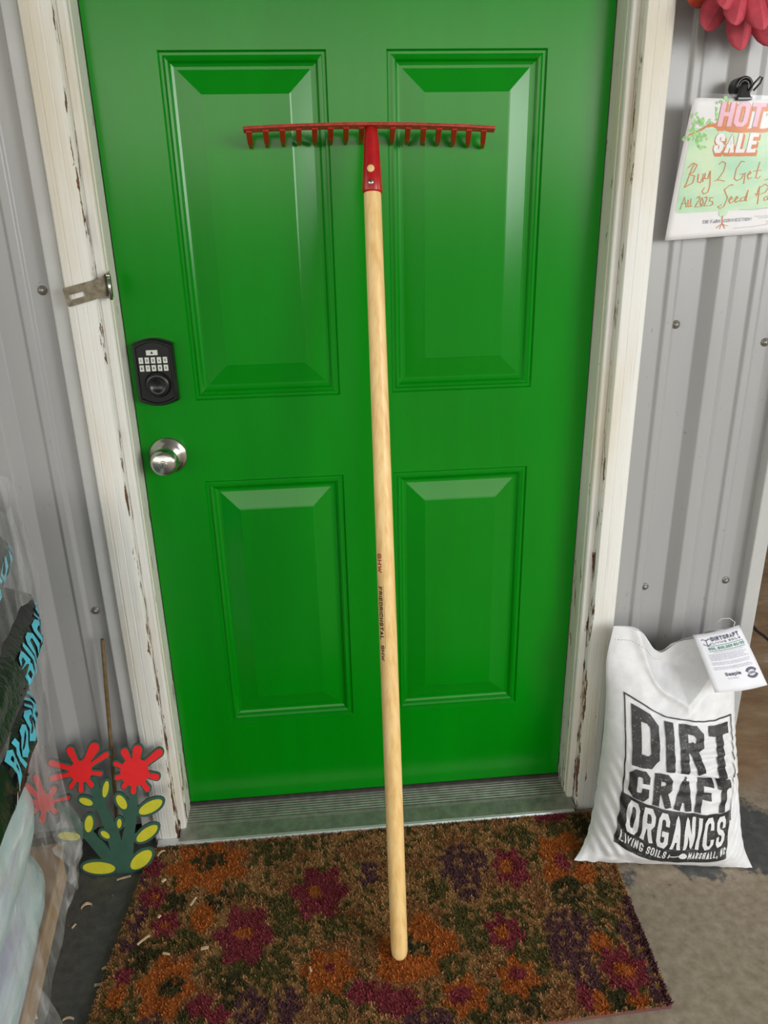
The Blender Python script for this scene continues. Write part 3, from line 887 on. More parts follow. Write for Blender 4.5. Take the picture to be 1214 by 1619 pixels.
# ---- white sack of soil
def cubic(xs, ys, x):
    """monotone-ish cubic interpolation through points"""
    xs = list(xs)
    if x <= xs[0]: return ys[0]
    if x >= xs[-1]: return ys[-1]
    i = max(k for k in range(len(xs)-1) if xs[k] <= x)
    h = xs[i+1]-xs[i]; s = (x-xs[i])/h
    def sl(k):
        if k == 0: return (ys[1]-ys[0])/(xs[1]-xs[0])
        if k == len(xs)-1: return (ys[-1]-ys[-2])/(xs[-1]-xs[-2])
        return (ys[k+1]-ys[k-1])/(xs[k+1]-xs[k-1])
    m0, m1 = sl(i)*h, sl(i+1)*h
    return (2*s**3-3*s*s+1)*ys[i] + (s**3-2*s*s+s)*m0 + (-2*s**3+3*s*s)*ys[i+1] + (s**3-s*s)*m1

SV = [0, .05, .2, .45, .75, .9, 1.0]
SL = [Vector(p) for p in ((.418, -.252, .0165), (.444, -.232, .040), (.466, -.208, .092), (.488, -.175, .225), (.497, -.150, .375), (.492, -.145, .463), (.508, -.128, .535))]
SR = [Vector(p) for p in ((.806, -.303, .003), (.797, -.280, .030), (.797, -.235, .085), (.790, -.185, .235), (.790, -.150, .365), (.792, -.140, .440), (.792, -.130, .505))]
def sack_pt(u, v, back=False):
    """u -1..1 across, v 0..1 up"""
    L = Vector([cubic(SV, [p[k] for p in SL], v) for k in range(3)])
    R = Vector([cubic(SV, [p[k] for p in SR], v) for k in range(3)])
    s = (u+1)/2
    p = L.lerp(R, s)
    bul = (1 - min(1, abs(u))**2.6)
    bul = max(0, bul)**.62
    if back:
        B = cubic([0, .08, .3, .55, .8, 1], [0, .045, .07, .06, .025, .004], v)
        p.y += B*bul
        lim = -.092 if p.x < .545 else -.070
        p.y = min(p.y, lim)
        p.z -= (.062*math.exp(-((u+.22)/.26)**2) + .026*math.exp(-((u-.25)/.3)**2)) * max(0, (v-.62)/.38)**1.5
        return p
    B = cubic([0, .04, .12, .3, .5, .7, .85, 1], [.0, .038, .078, .098, .088, .060, .028, .004], v)
    p.y -= B*bul
    p.z += .012*bul*math.sin(math.pi*min(1, v*1.2))*.5
    # sagging top edge
    p.z -= (.062*math.exp(-((u+.22)/.26)**2) + .026*math.exp(-((u-.25)/.3)**2)) * max(0, (v-.62)/.38)**1.5
    # hollow, creased V below the top edge
    c0, c1, c2 = (-.62, .99), (.10, .775), (.86, .955)
    def side(ax_, ay, bx, by): return ((by-ay)*(u-ax_) - (bx-ax_)*(v-ay))
    def dist(ax_, ay, bx, by):
        l = math.hypot(bx-ax_, (by-ay)*1.4); return ((bx-ax_)*(v-ay)*1.4 - (by-ay)*1.4*(u-ax_))/l
    d = min(dist(*c0, *c1), dist(*c1, *c2))
    f = max(0, 1-abs(u)**4)
    if d > 0: p.y += .030*min(1, d/.16)**.8 * f * (1-max(0, (v-.9)/.1)*.5)
    p.y -= .010*math.exp(-(d/.045)**2) * f
    # horizontal slump folds, stronger on the right
    w = math.exp(-((v-.47)/.13)**2) * max(0, min(1, (u+.5)/1.0))
    p.y += w*.0035*math.sin(v*150 + u*2.2)
    fv = .464 - .085*u
    p.y += .010*math.exp(-((v-fv)/.009)**2) * max(0, min(1, (u+.2)/.6))
    p.y -= .006*math.exp(-((v-fv-.03)/.018)**2) * max(0, min(1, (u+.2)/.6))
    edge = max(0, 1-abs(u)**6)
    n = noise.noise(Vector((u*2.2, v*4.5, 3.1)))*.006 + noise.noise(Vector((u*3+v*5, v*16-u*6, 7)))*.0035 + noise.noise(Vector((u*9, v*24, 1)))*.0012
    p.y += n*edge
    # diagonal puckers towards the lower corners
    p.y += .003*math.sin((u+v*2.0)*42)*math.exp(-((u+.85)/.22)**2)*math.exp(-((v-.2)/.25)**2)
    p.y += .003*math.sin((u-v*2.0)*46)*math.exp(-((u-.85)/.22)**2)*math.exp(-((v-.25)/.25)**2)
    if v < .06: p.y = max(p.y, cubic([0, .06], [min(L.y, R.y)-.012, -9], v)) if v < .001 else p.y
    return p
def sack():
    root = thing('soil_sack', (.61, -.19, 0), 'plump white woven soil sack with bold black lettering slumped against the right door frame', 'sack')
    mb = MB()
    nu, nv = 170, 240
    mb.grid(lambda a, b_: sack_pt(a*2-1, b_), nu, nv)
    nb = len(mb.v)
    mb.grid(lambda a, b_: sack_pt(1-a*2, b_, True), 40, 40)
    # close the seam: edge strips
    body = mb.build('bag_body', M['sack'], root, fix=False)
    def front(u, v, off=.0012):
        p = sack_pt(u, v); e = .004
        a = sack_pt(min(1, u+e), v) - sack_pt(max(-1, u-e), v); b_ = sack_pt(u, min(1, v+e)) - sack_pt(u, max(0, v-e))
        n = a.cross(b_).normalized()
        if n.y > 0: n = -n
        return p + n*off
    # hem along the top with stitching
    mb = MB()
    st = [front(-.94+1.9*i/90, .965, .001) for i in range(91)]
    for i in range(0, 90, 2): mb.tube([st[i], st[i+1]], .0009, 5)
    mb.build('hem_stitching', M['thread'], body)
    # print: x 0..1 across, y 0..1 up  -> u, v
    U0, U1, V0, V1 = -.80, .83, .085, .775
    def fn(x, y, off=.0020):
        # the printed block sags and skews with the slumped cloth
        ys = [0, .335, .605, 1.0]
        u1 = cubic(ys, [.64, .69, .79, .83], y)
        v = []
        for col in ((.168, .380, .490, .796), (.092, .335, .466, .705), (.107, .312, .395, .674)): v.append(np.interp(y, ys, col))
        vv = v[0]*(1-x)*(1-2*x) + v[1]*4*x*(1-x) + v[2]*x*(2*x-1)
        return front(U0+(u1-U0)*x, float(vv), off)
    lw = .010
    def part(name, quads, mat, f=None, sub=1):
        map_quads(MB2 := MB(), quads, f or fn, 0, sub); MB2.build(name, mat, body, fix=False)
    part('printed_border', stroke2d([(lw, .30), (lw/2, .995), (.995, .995), (.985, .28)], lw, .02), M['sack_ink'])
    part('lettering', text_quads('DIRT', .055, .615, .895, .345, .074, gap=.052, step=.012), M['sack_ink'], sub=3)
    part('lettering', text_quads('CRAFT', .045, .342, .91, .252, .057, gap=.036, step=.012), M['sack_ink'], sub=3)
    part('printed_panel', rect_quads(0, .0, .975, .335, 80, 50), M['sack_ink'])
    white = lambda x, y: fn(x, y, .0032)
    part('lettering', text_quads('ORGANICS', .055, .135, .875, .185, .031, gap=.027, step=.012), M['sack'], white, 2)
    part('lettering', text_quads('LIVING SOILS', .03, .052, .375, .062, .0095, gap=.010, step=.015), M['sack'], white)
    part('lettering', text_quads('MARSHALL, NC', .610, .052, .345, .062, .0090, gap=.009, step=.015), M['sack'], white)
    q = stroke2d([(.44, .075), (.54, .075)], .008, .02) + stroke2d([(.435, .055), (.435, .095)], .010, .02) + disc_quads(.565, .075, .036, .024, 16)
    part('shovel_emblem', q, M['sack'], white)
sack()

# ---- paper tag on the sack
def sack_tag():
    C = [on_y(1095, 1004, -.166), on_y(1168, 988, -.166), on_y(1213, 1083, -.232), on_y(1130, 1095, -.232)]
    root = thing('paper_tag', (C[0]+C[1])/2, 'small white printed paper tag hanging from the upper right of the white sack', 'tag')
    def fn(x, y, off=0.0):   # x 0..1, y 0 top .. 1 bottom
        p = C[0].lerp(C[1], x).lerp(C[3].lerp(C[2], x), y)
        p = p + Vector((0, -.006*math.sin(math.pi*x)-.004*math.sin(math.pi*y), .0))
        return p + Vector((0, -off*.9, off*.4))
    mb = MB(); mb.grid(lambda a, b_: fn(a, b_), 10, 12)
    o = mb.build('paper', M['paper'], root, fix=False)
    s = o.modifiers.new('thick', 'SOLIDIFY'); s.thickness = .0006; s.offset = 1 if False else 0
    mb = MB(); g = lambda x, y: fn(x, 1-y, .0012)
    map_quads(mb, text_quads('DIRTCRAFT', .30, .865, .60, .065, .020, gap=.016, step=.05), g, 2)
    map_quads(mb, text_quads('LIVING SOILS', .30, .815, .60, .035, .008, gap=.022, step=.05), g, 2)
    # tree mark
    map_quads(mb, stroke2d([(.20, .80), (.20, .90)], .014), g, 2)
    for sx_ in (-1, 1):
        map_quads(mb, stroke2d([(.20, .88), (.20+sx_*.06, .91), (.20+sx_*.09, .895)], .012), g, 2)
        map_quads(mb, stroke2d([(.20, .80), (.20+sx_*.05, .815), (.20+sx_*.08, .835)], .012), g, 2)
    map_quads(mb, rect_quads(.18, .785, .93, .793, 6), g, 1)
    map_quads(mb, text_quads('SOIL BUILDER 80/20', .18, .725, .75, .045, .011, gap=.010, step=.05), g, 1)
    map_quads(mb, rect_quads(.18, .700, .93, .708, 6), g, 1)
    rnd = random.Random(3)
    rows = [(.25, .90, .675)] + [(.14, .93, .645-.019*i) for i in range(6)] + [(.14, .94, .51-.019*i) for i in range(3)] + [(.14, .94, .43-.019*i) for i in range(3)] + [(.32, .62, .235), (.32, .62, .218)]
    for a, b_, y in rows:
        x = a; b2 = b_ - rnd.random()*.12
        while x < b2:
            w = .02 + rnd.random()*.06
            map_quads(mb, rect_quads(x, y, min(b2, x+w), y+.009), g, 0); x += w+.014
    map_quads(mb, text_quads('Sample', .30, .275, .30, .060, .014, gap=.010), g, 2)
    # round seal
    cx, cy = .81, .265
    for a0, a1 in ((20, 160), (200, 340)):
        map_quads(mb, stroke2d([(cx+.100*math.cos(math.radians(a)), cy+.072*math.sin(math.radians(a))) for a in range(a0, a1+1, 10)], .045), g, 2)
    map_quads(mb, text_quads('100%', cx-.075, cy-.022, .15, .044, .010, gap=.008), g, 2)
    pr = mb.build('print', [M['tag_grey'], M['tag_green'], M['tag_dark']], root, fix=False)
    # string loop
    a = fn(.85, .02); 
    pts = [a, a+Vector((.004, .004, .012)), a+Vector((-.006, .008, .020)), a+Vector((-.022, .012, .018)), a+Vector((-.030, .016, .004))]
    MB().tube(pts, .0008, 6).build('string', M['thread'], root)
sack_tag()

# ---- laminated sale sign, hung from a magnet clip
def sale_sign():
    TL, BL_ = Vector((.5645, -.100, 1.549)), Vector((.5505, -.074, 1.304))
    TR, BR_ = TL + Vector((.300, .006, -.012)), BL_ + Vector((.302, -.004, .016))
    root = thing('sale_sign', TL.lerp(TR, .45), 'laminated hand-lettered seed sale poster clipped to the grey wall right of the door', 'sign')
    def fn(s, t_, off=0.):      # s 0..1 left-right, t 0 top..1 bottom over the laminate
        p = TL.lerp(TR, s).lerp(BL_.lerp(BR_, s), t_)
        p = p + Vector((0, .010*math.exp(-s*7)*math.sin(math.pi*t_)*.6 - .004*math.sin(math.pi*s), 0))
        return p + Vector((0, -off, 0))
    K1, K2 = .012, .028
    def pf(s, t_, off=0.): return fn(K1 + (1-2*K1)*s, K2 + (1-2*K2)*t_, off)
    mb = MB(); mb.grid(lambda a, b_: pf(a, b_), 24, 20)
    o = mb.build('paper', M['sheet'], root, fix=False)
    s = o.modifiers.new('thick', 'SOLIDIFY'); s.thickness = .0006; s.offset = 0
    def cq(x, y):               # crop pixel of the photographed sheet -> paper coordinates (y up)
        t_ = (y-70)/1410; return ((x - (345-295*t_))/1530, 1-t_)
    mb = MB()
    G = lambda off: (lambda x, y: pf(x, 1-y, off))
    # painted panel with rounded corners
    x0, x1, y0, y1, r = .030, .965, .195, .80, .03
    pan = rect_quads(x0+r, .2, x1-r, .80, 30, 12) + rect_quads(x0, .23, x0+r, .80, 1, 12) + rect_quads(x1-r, .23, x1, .80, 1, 12)
    for cx, a in ((x0+r, 180), (x1-r, 270)):
        P = [Vector((cx + r*math.cos(math.radians(a+k*15)), .23 + .03*math.sin(math.radians(a+k*15)))) for k in range(7)]
        pan += [(Vector((cx, .23)), P[k], P[k+1], P[k+1]) for k in range(6)]
    for q in pan:
        vs = []
        for p in q:
            if not vs or (vs[-1]-p).length > 1e-7: vs.append(p)
        mb.add([pf(p.x, 1-p.y, .0008) for p in vs], [tuple(range(len(vs)))], 0)
    # branch over the panel
    br = [(285, 425), (330, 405), (400, 375), (470, 330), (540, 320), (620, 345), (700, 370), (800, 375), (900, 370), (1000, 375), (1080, 350), (1150, 320)]
    for i, w in enumerate((12, 14, 20, 34, 50, 50, 46, 44, 44, 44, 40)):
        map_quads(mb, stroke2d([cq(*br[i]), cq(*br[i+1])], w/1500), G(.0012), 1)
    rnd = random.Random(5)
    for cx, cy, rx, ry, n in ((370, 300, 70, 90, 26), (330, 440, 80, 70, 20), (420, 470, 60, 80, 20), (500, 295, 40, 25, 6), (575, 180, 40, 110, 26), (640, 110, 60, 60, 10), (1090, 200, 80, 120, 24)):
        for k in range(n):
            a = rnd.random()*6.28; q = math.sqrt(rnd.random())
            c = cq(cx+rx*q*math.cos(a), cy+ry*q*math.sin(a))
            map_quads(mb, disc_quads(c[0], c[1], .012, .0065, 8, 1.2+rnd.random()*1.2), G(.0010 if k % 2 else .0013), 2)
    # HOT / SALE
    def word(t, xa, xb, ya, yb, st, mi, off, dx=0, dy=0, grow=0):
        c0 = cq(xa+dx-80*0, yb+dy); c1 = cq(xb+dx, yb+dy); c2 = cq(xa+dx, ya+dy)
        map_quads(mb, text_quads(t, c0[0]-grow/2, c0[1]-grow/2, c1[0]-c0[0]+grow, c2[1]-c0[1]+grow, st+grow, gap=.010-grow*.6), G(off), mi, 2)
    for k in range(5): word('HOT', 556, 974, 100, 335, .028, 1, .0014 + k*.00001, 4+k*2, 8+k*7, .010)
    word('HOT', 556, 974, 100, 335, .028, 3, .0018)
    for k in range(5): word('SALE', 516, 916, 400, 595, .026, 1, .0014 + k*.00001, k*2, 6+k*6, .009)
    word('SALE', 516, 916, 400, 595, .026, 4, .0018)
    # handwriting
    H = [
     [(355,690),(320,760),(270,900),(250,930)], [(285,740),(340,690),(375,710),(340,780),(300,800),(350,820),(330,890),(250,935)],
     [(385,800),(375,880),(400,890),(425,840),(430,800)], [(428,840),(425,885)], [(450,790),(440,850),(470,850),(495,770)], [(495,770),(490,920),(470,990),(430,1010),(415,980),(440,940)],
     [(575,710),(610,680),(640,700),(620,780),(560,870),(530,880),(580,870),(630,885)],
     [(820,690),(790,680),(740,760),(720,860),(745,885),(790,860),(810,810)], [(770,815),(830,810)], [(825,800),(810,920)], [(850,830),(880,810),(870,790),(845,830),(855,870),(890,855)],
     [(965,690),(925,860),(950,865),(975,840)], [(900,790),(980,780)], [(1050,740),(1100,725),(1050,860)], [(1010,890),(1120,850)],
     [(205,1160),(250,1035),(265,1140)], [(215,1100),(270,1095)], [(285,1060),(280,1135),(295,1135)], [(310,1050),(303,1130),(320,1130)],
     [(360,1050),(385,1030),(395,1050),(345,1140),(390,1140)], [(415,1045),(395,1090),(405,1140),(425,1100),(415,1045)], [(435,1050),(455,1040),(460,1060),(430,1135),(470,1130)], [(520,1050),(490,1050),(480,1085),(510,1090),(515,1120),(480,1140)],
     [(710,930),(690,920),(625,970),(640,1020),(655,1060),(620,1150),(580,1170),(560,1150),(600,1130)], [(670,1095),(700,1070),(690,1050),(665,1090),(680,1120),(715,1100)], [(725,1095),(755,1065),(745,1050),(720,1090),(735,1115),(770,1095)], [(820,1060),(785,1070),(780,1105),(815,1100),(855,985)], [(855,985),(830,1105),(840,1105)],
     [(945,1150),(965,950)], [(930,1060),(960,970),(1020,930),(1055,960),(1020,1020),(960,1040),(915,1030)], [(1040,1060),(1010,1080),(1010,1110),(1040,1100),(1050,1060),(1055,1110)], [(1095,1060),(1070,1080),(1075,1110),(1100,1100)], [(1120,1000),(1110,1110)], [(1150,1050),(1118,1080),(1150,1110)]]
    for ln in H: map_quads(mb, stroke2d([cq(*p) for p in ln], .0052), G(.0016), 1)
    # footer
    for t, xa, xb in (('THE FARM', 408, 580), ('CONNECTION', 612, 882)):
        c0 = cq(xa, 1325); c1 = cq(xb, 1322); c2 = cq(xa, 1288)
        map_quads(mb, text_quads(t, c0[0], c0[1], c1[0]-c0[0], c2[1]-c0[1], .0036, gap=.004), G(.0012), 5)
    c = cq(612, 1215)
    map_quads(mb, disc_quads(c[0], c[1], .028, .034, 14), G(.0012), 0)
    map_quads(mb, stroke2d([cq(605, 1250), cq(600, 1345)], .006), G(.0014), 1)
    for q in ((540, 1385), (575, 1395), (625, 1395), (655, 1365)): map_quads(mb, stroke2d([cq(600, 1340), cq((600+q[0])/2, 1358), cq(*q)], .004), G(.0014), 1)
    for ln in ([(770,1195),(900,1205),(1010,1195),(1120,1190)], [(910,1280),(1000,1285),(1120,1280)], [(945,1303),(1100,1300)], [(705,1398),(900,1395),(1030,1380),(1110,1350)], [(1030,1345),(1090,1365)]):
        map_quads(mb, stroke2d([cq(*p) for p in ln], .0026), G(.0014), 5)
    mb.build('print', [M['mint'], M['orange'], M['leafprint'], M['pink'], M['sheet'], M['sign_grey']], root, fix=False)
    mb = MB(); mb.grid(lambda a, b_: fn(a, b_, .0026), 24, 20); 
    mb.grid(lambda a, b_: fn(a, b_, -.0014), 24, 20)
    mb.build('laminate_sleeve', M['laminate'], root, fix=False)
    # clip
    p = on_y(1178, 150, -.104)
    cr = thing('magnet_clip', p, 'black round magnet clip holding the laminated poster to the wall', 'clip')
    c = on_y(1177, 136, -.090)
    mb = MB().lathe([(.0001, .026), (.0155, .026), (.0155, .0), (.0145, -.0015), (.011, -.0015), (.0105, .0), (.006, .0), (.0055, -.0022), (.0001, -.0022)], c, (0, 1, 0), 32)
    mb.build('magnet_disc', M['black'], cr)
    q = on_y(1178, 148, -.108)
    mb = MB()
    pr_ = [Vector((q.x-.004, q.y+.004, q.z+.014)), Vector((q.x+.004, q.y+.004, q.z+.014)), Vector((q.x+.012, q.y, q.z-.006)), Vector((q.x-.012, q.y, q.z-.006))]
    mb.prism(pr_, (0, .009, 0))
    mb.box((q.x-.013, q.y-.002, q.z-.010), (q.x+.013, q.y+.012, q.z-.005))
    o = mb.build('jaw', M['black'], cr); bevel(o, .001)
    h = Vector((q.x+.006, q.y, q.z+.006))
    pts = [h+Vector(v) for v in ((0, 0, 0), (.006, -.004, .010), (.013, -.007, .018), (.017, -.007, .017), (.015, -.006, .009), (.006, -.003, -.002))]
    MB().tube(pts, .0017, 8).build('lever', M['black'], cr)
sale_sign()

# ---- rose-red petalled wall flower, mostly above the frame
def wall_flower():
    c = on_y(1195, -75, -.135)
    root = thing('wall_flower', c, 'big rose red petalled flower decoration hanging on the grey wall above the sale poster', 'decoration')
    def petal(ang, L, w, y0, y1, mat, tip=None):
        if tip:
            t0 = on_y(tip[0], tip[1], c.y+y1); ang = math.atan2(t0.x-c.x, c.z-t0.z); L = math.hypot(t0.x-c.x, t0.z-c.z)-.02
        d = Vector((math.sin(ang), 0, -math.cos(ang))); s = Vector((math.cos(ang), 0, math.sin(ang)))
        ps = [0, .12, .3, .5, .7, .85, .94, .985, 1.0]; ws = [.25, .42, .74, .96, 1.0, .80, .52, .24, .06]
        mb = MB(); vs = []; fs = []
        for k, wk in zip(ps, ws):
            p = c + d*(.02 + L*k); y = c.y + y0 + (y1-y0)*k**1.2
            p.y = y
            for q, dy in ((-1, .011), (-.55, .0035), (0, -.004), (.55, .0035), (1, .011)):
                vs.append(p + s*(w/2*wk*q) + Vector((0, dy*wk, 0)))
        for i in range(len(ps)-1):
            for k in range(4): fs.append((i*5+k, i*5+k+1, i*5+6+k, i*5+5+k))
        mb.add(vs, fs, 0, True)
        o = mb.build('petal', mat, root, fix=False)
        # keep the ridge crisp
        bm_ = bmesh.new(); bm_.from_mesh(o.data)
        for e in bm_.edges:
            a, b_ = e.verts
            if a.index % 5 == 2 and b_.index % 5 == 2: e.smooth = False
        bm_.to_mesh(o.data); bm_.free()
        sd = o.modifiers.new('thick', 'SOLIDIFY'); sd.thickness = .003; sd.offset = 0
        return o
    petal(0, 0, .044, .035, .032, M['petal_orange'], (1088, 3))
    for tp in ((1115, 47), (1171, 79), (1222, 72), (1268, 40)): petal(0, 0, .044, .028, .020, M['petal'], tp)
    for tp in ((1141, 12), (1160, 39), (1206, 47), (1250, 22)): petal(0, 0, .042, .008, -.022, M['petal'], tp)
    for k in range(6):
        a = math.radians(115 + k*26)
        petal(a, .135, .044, .028, .02, M['petal']); petal(a+.2, .10, .042, .008, -.02, M['petal'])
    MB().lathe([(.0001, .085), (.03, .085), (.036, .02), (.034, .0), (.024, -.014), (.0001, -.02)], c, (0, 1, 0), 28).build('flower_center', M['center'], root)
wall_flower()

# ---- hasp on the left casing
def hasp():
    P = lambda u, v, y=-.0885: on_y(u, v, y)
    root = thing('hasp', P(130, 460), 'tarnished steel hasp folded over the left white door casing', 'hasp')
    a, b_, c, d = P(98, 456), P(158, 440), P(163, 470), P(108, 486)
    # plate with a slot: frame of quads around the slot
    def L(x, y): return a.lerp(b_, x).lerp(d.lerp(c, x), y)
    mb = MB(); T = Vector((0, .0022, 0))
    xs = [0, .03, .10, .52, .58, 1.0]; ys = [0, .08, .42, .68, .92, 1]
    for i in range(5):
        for j in range(5):
            if i in (2,) and j == 2: continue
            q = [L(xs[i], ys[j]), L(xs[i+1], ys[j]), L(xs[i+1], ys[j+1]), L(xs[i], ys[j+1])]
            if (i, j) == (0, 0): q = [q[1], q[2], q[3]]
            if (i, j) == (0, 4): q = [q[0], q[1], q[2]]
            mb.prism(q, T)
    # bend towards the jamb
    e, f = P(172, 428, -.074), P(177, 466, -.074)
    mb.prism([b_, e, f, c], T)
    o = mb.build('hasp_plate', M['rust'], root)
    mb = MB()
    g0, g1 = P(171, 436, -.083), P(176, 474, -.083)
    mb.tube([g0, g1], .0030, 14)
    dirv = (g0-g1).normalized()
    mb.lathe([(.0001, .004), (.0036, .003), (.0042, 0), (.0036, -.003), (.0001, -.004)], g0, dirv, 14)
    mb.build('hinge_pin', M['steel'], root)
    mb = MB()
    x = g0.x+.004
    mb.box((-.4572, -.078, g1.z+.002), (-.4545, -.050, g0.z-.001))
    mb.build('hinge_leaf', M['rust'], root)
hasp()

# ---- painted flower cutout
def cutout():
    foot = on_z(185, 1380, 0.0)
    base = Vector((foot.x, foot.y, .0))
    n = Vector((0, -1, .16)).normalized()
    root = thing('flower_cutout', base, 'painted flat flower cutout with three red blooms and yellow leaves leaning by the left casing', 'garden decoration')
    org = base + Vector((0, 0, .0008))
    def P(cx, cy, off=0.):
        return on_plane(cx/3.035, 1140+cy/3.035, org, n) + n*off
    TH = .0045
    cnt = [0]
    def ext(th):
        cnt[0] += 1; return n*(th + (cnt[0] % 60)*.00001)
    def stroke(mb, pts, ws, off, th):
        """tapered thick polyline with round ends, as prisms"""
        for (a, wa), (b_, wb) in zip(zip(pts, ws), zip(pts[1:], ws[1:])):
            a = Vector(a); b2 = Vector(b_); d = (b2-a)
            if d.length < 1e-6: continue
            d.normalize(); k = Vector((-d.y, d.x))
            mb.prism([P(*(a+k*wa/2), off), P(*(a-k*wa/2), off), P(*(b2-k*wb/2), off), P(*(b2+k*wb/2), off)], ext(th))
        for p, w in zip(pts, ws): disc(mb, p, w/2, w/2, 0, off, th, 14)
    def disc(mb, c, rx, ry, ang, off, th, nn=22):
        ca, sa = math.cos(math.radians(ang)), -math.sin(math.radians(ang))
        mb.prism([P(c[0]+rx*math.cos(2*math.pi*k/nn)*ca - ry*math.sin(2*math.pi*k/nn)*sa, c[1]+rx*math.cos(2*math.pi*k/nn)*sa + ry*math.sin(2*math.pi*k/nn)*ca, off) for k in range(nn)], ext(th))
    blooms = [
      ((392, 235), 42, [((340, 135), 34), ((250, 195), 28), ((256, 268), 28), ((345, 308), 22), ((392, 325), 22), ((442, 300), 24), ((482, 245), 22), ((512, 155), 26), ((455, 122), 48)]),
      ((648, 238), 55, [((600, 142), 34), ((662, 132), 44), ((764, 146), 36), ((752, 262), 28), ((708, 318), 26), ((643, 330), 26), ((598, 306), 24), ((566, 265), 24), ((558, 198), 20)]),
      ((222, 385), 36, [((178, 266), 30), ((262, 322), 30), ((332, 362), 16), ((270, 428), 24), ((208, 468), 30), ((150, 440), 26), ((118, 380), 28), ((130, 305), 30)])]
    leaves = [((510, 320), 40, 14, 80), ((416, 380), 34, 16, -20), ((586, 382), 38, 20, -58), ((725, 405), 62, 26, 28), ((430, 486), 40, 20, 85), ((336, 545), 54, 20, -5), ((575, 484), 22, 11, 88), ((508, 538), 25, 13, -36), ((708, 532), 60, 25, 36), ((478, 697), 78, 28, -3), ((680, 658), 62, 32, 40)]
    mb = MB()
    # stems
    stroke(mb, [(600, 705), (615, 560), (640, 420), (640, 320)], [80, 56, 44, 38], 0, TH)
    stroke(mb, [(590, 690), (530, 500), (480, 390), (450, 280)], [70, 56, 48, 40], 0, TH)
    stroke(mb, [(560, 690), (430, 545), (350, 465), (280, 400)], [64, 50, 46, 40], 0, TH)
    stroke(mb, [(500, 700), (640, 690)], [50, 60], 0, TH)
    for p, q in (((620, 440), (700, 410)), ((625, 560), (700, 535)), ((600, 680), (660, 660)), ((620, 470), (590, 390)), ((500, 420), (430, 385)), ((400, 540), (350, 545)), ((430, 520), (430, 490)), ((545, 540), (505, 535)), ((480, 390), (508, 330))):
        stroke(mb, [p, q], [40, 34], 0, TH)
    for c, a, b_, g in leaves: disc(mb, c, a+13, b_+13, g, 0, TH)
    for c, r, arms in blooms:
        disc(mb, c, r+10, r+10, 0, 0, TH)
        for e, w in arms: stroke(mb, [c, ((c[0]+e[0])/2, (c[1]+e[1])/2), e], [w*1.1+16, w*.8+16, w+15], 0, TH)
    o = mb.build('stem_plate', M['stem'], root)
    for c, r, arms in blooms:
        mb = MB(); disc(mb, c, r*1.25, r*1.25, 0, TH, .0016)
        for e, w in arms: stroke(mb, [c, ((c[0]+e[0])/2, (c[1]+e[1])/2), e], [w*1.5, w*.72, w*1.05], TH, .0016)
        mb.build('bloom', M['bloom'], root)
    for c, a, b_, g in leaves:
        mb = MB(); disc(mb, c, a, b_, g, TH, .0012); mb.build('leaf', M['leaf'], root)
cutout()
# thin cane behind it
a = on_y(172, 1003, -.078); b2 = on_z(189, 1298, .0)
a = Vector((-.5705, -.0785, .553)); b2 = Vector((-.612, -.088, .0))
def cane():
    pts = [b2 + (a-b2)*k/6 for k in range(7)]
    o = MB().tube(pts, .0042, 10).build('garden_cane', M['stake'])
    tag(o, 'thin brown cane standing behind the flower cutout against the grey wall', 'cane')
cane()

# ---- pallet stack at the left edge
ANG = math.atan2(.108, .994)
def S(x, y, z):
    """stack frame: x right from the stack's right face, y away from the back corner (negative = towards camera)"""
    o = Vector((-.680, -.175, 0)); ca, sa = math.cos(ANG), math.sin(ANG)
    return o + Vector((x*ca - y*sa, x*sa + y*ca, z))
def pallet():
    root = thing('wooden_pallet', S(-.3, -.4, 0), 'low wooden pallet under the wrapped bags at the left edge', 'pallet')
    def bx(x0, x1, y0, y1, z0, z1, name, mat):
        mb = MB(); q = [S(x0, y0, z0), S(x1, y0, z0), S(x1, y1, z0), S(x0, y1, z0)]
        mb.prism(q, (0, 0, z1-z0)); o = mb.build(name, mat, root); bevel(o, .002); return o
    for x in (-.053, -.37, -.69): bx(x-.035, x+.025, -.82, .02, .0, .080, 'stringer', M['pallet'])
    for k in range(6): bx(-.735, -.022, -.07-k*.15, .025-k*.15, .080, .096, 'deck_board', M['pallet'])
    o = bx(-.715, -.018, -.80, .01, .0962, .0992, 'cardboard_sheet', M['card']); o['label'] = 'brown cardboard sheet'
pallet()
def pillow(cx, cy, cz, hx, hy, hz, e=.45, e2=.62, seed=0, amp=.012):
    mb = MB(); nu, nv = 96, 32
    def f(a, b_):
        th_ = a*2*math.pi; ph = (b_-.5)*math.pi
        cp = max(0, math.cos(ph)); sp = math.sin(ph)
        x = math.copysign(abs(math.cos(th_))**e, math.cos(th_))*cp**e2; y = math.copysign(abs(math.sin(th_))**e, math.sin(th_))*cp**e2
        z = math.copysign(abs(sp)**.8, sp)
        k = noise.noise(Vector((x*2.5+seed, y*3.5, z*1.5)))*amp + noise.noise(Vector((x*7, y*9+seed, z*3)))*amp*.5
        flat = min(1, (1-abs(z))*2)
        return S(cx + x*(hx+k*flat), cy + y*(hy+k*flat), cz + z*(hz))
    mb.grid(f, nu, nv); return mb, f
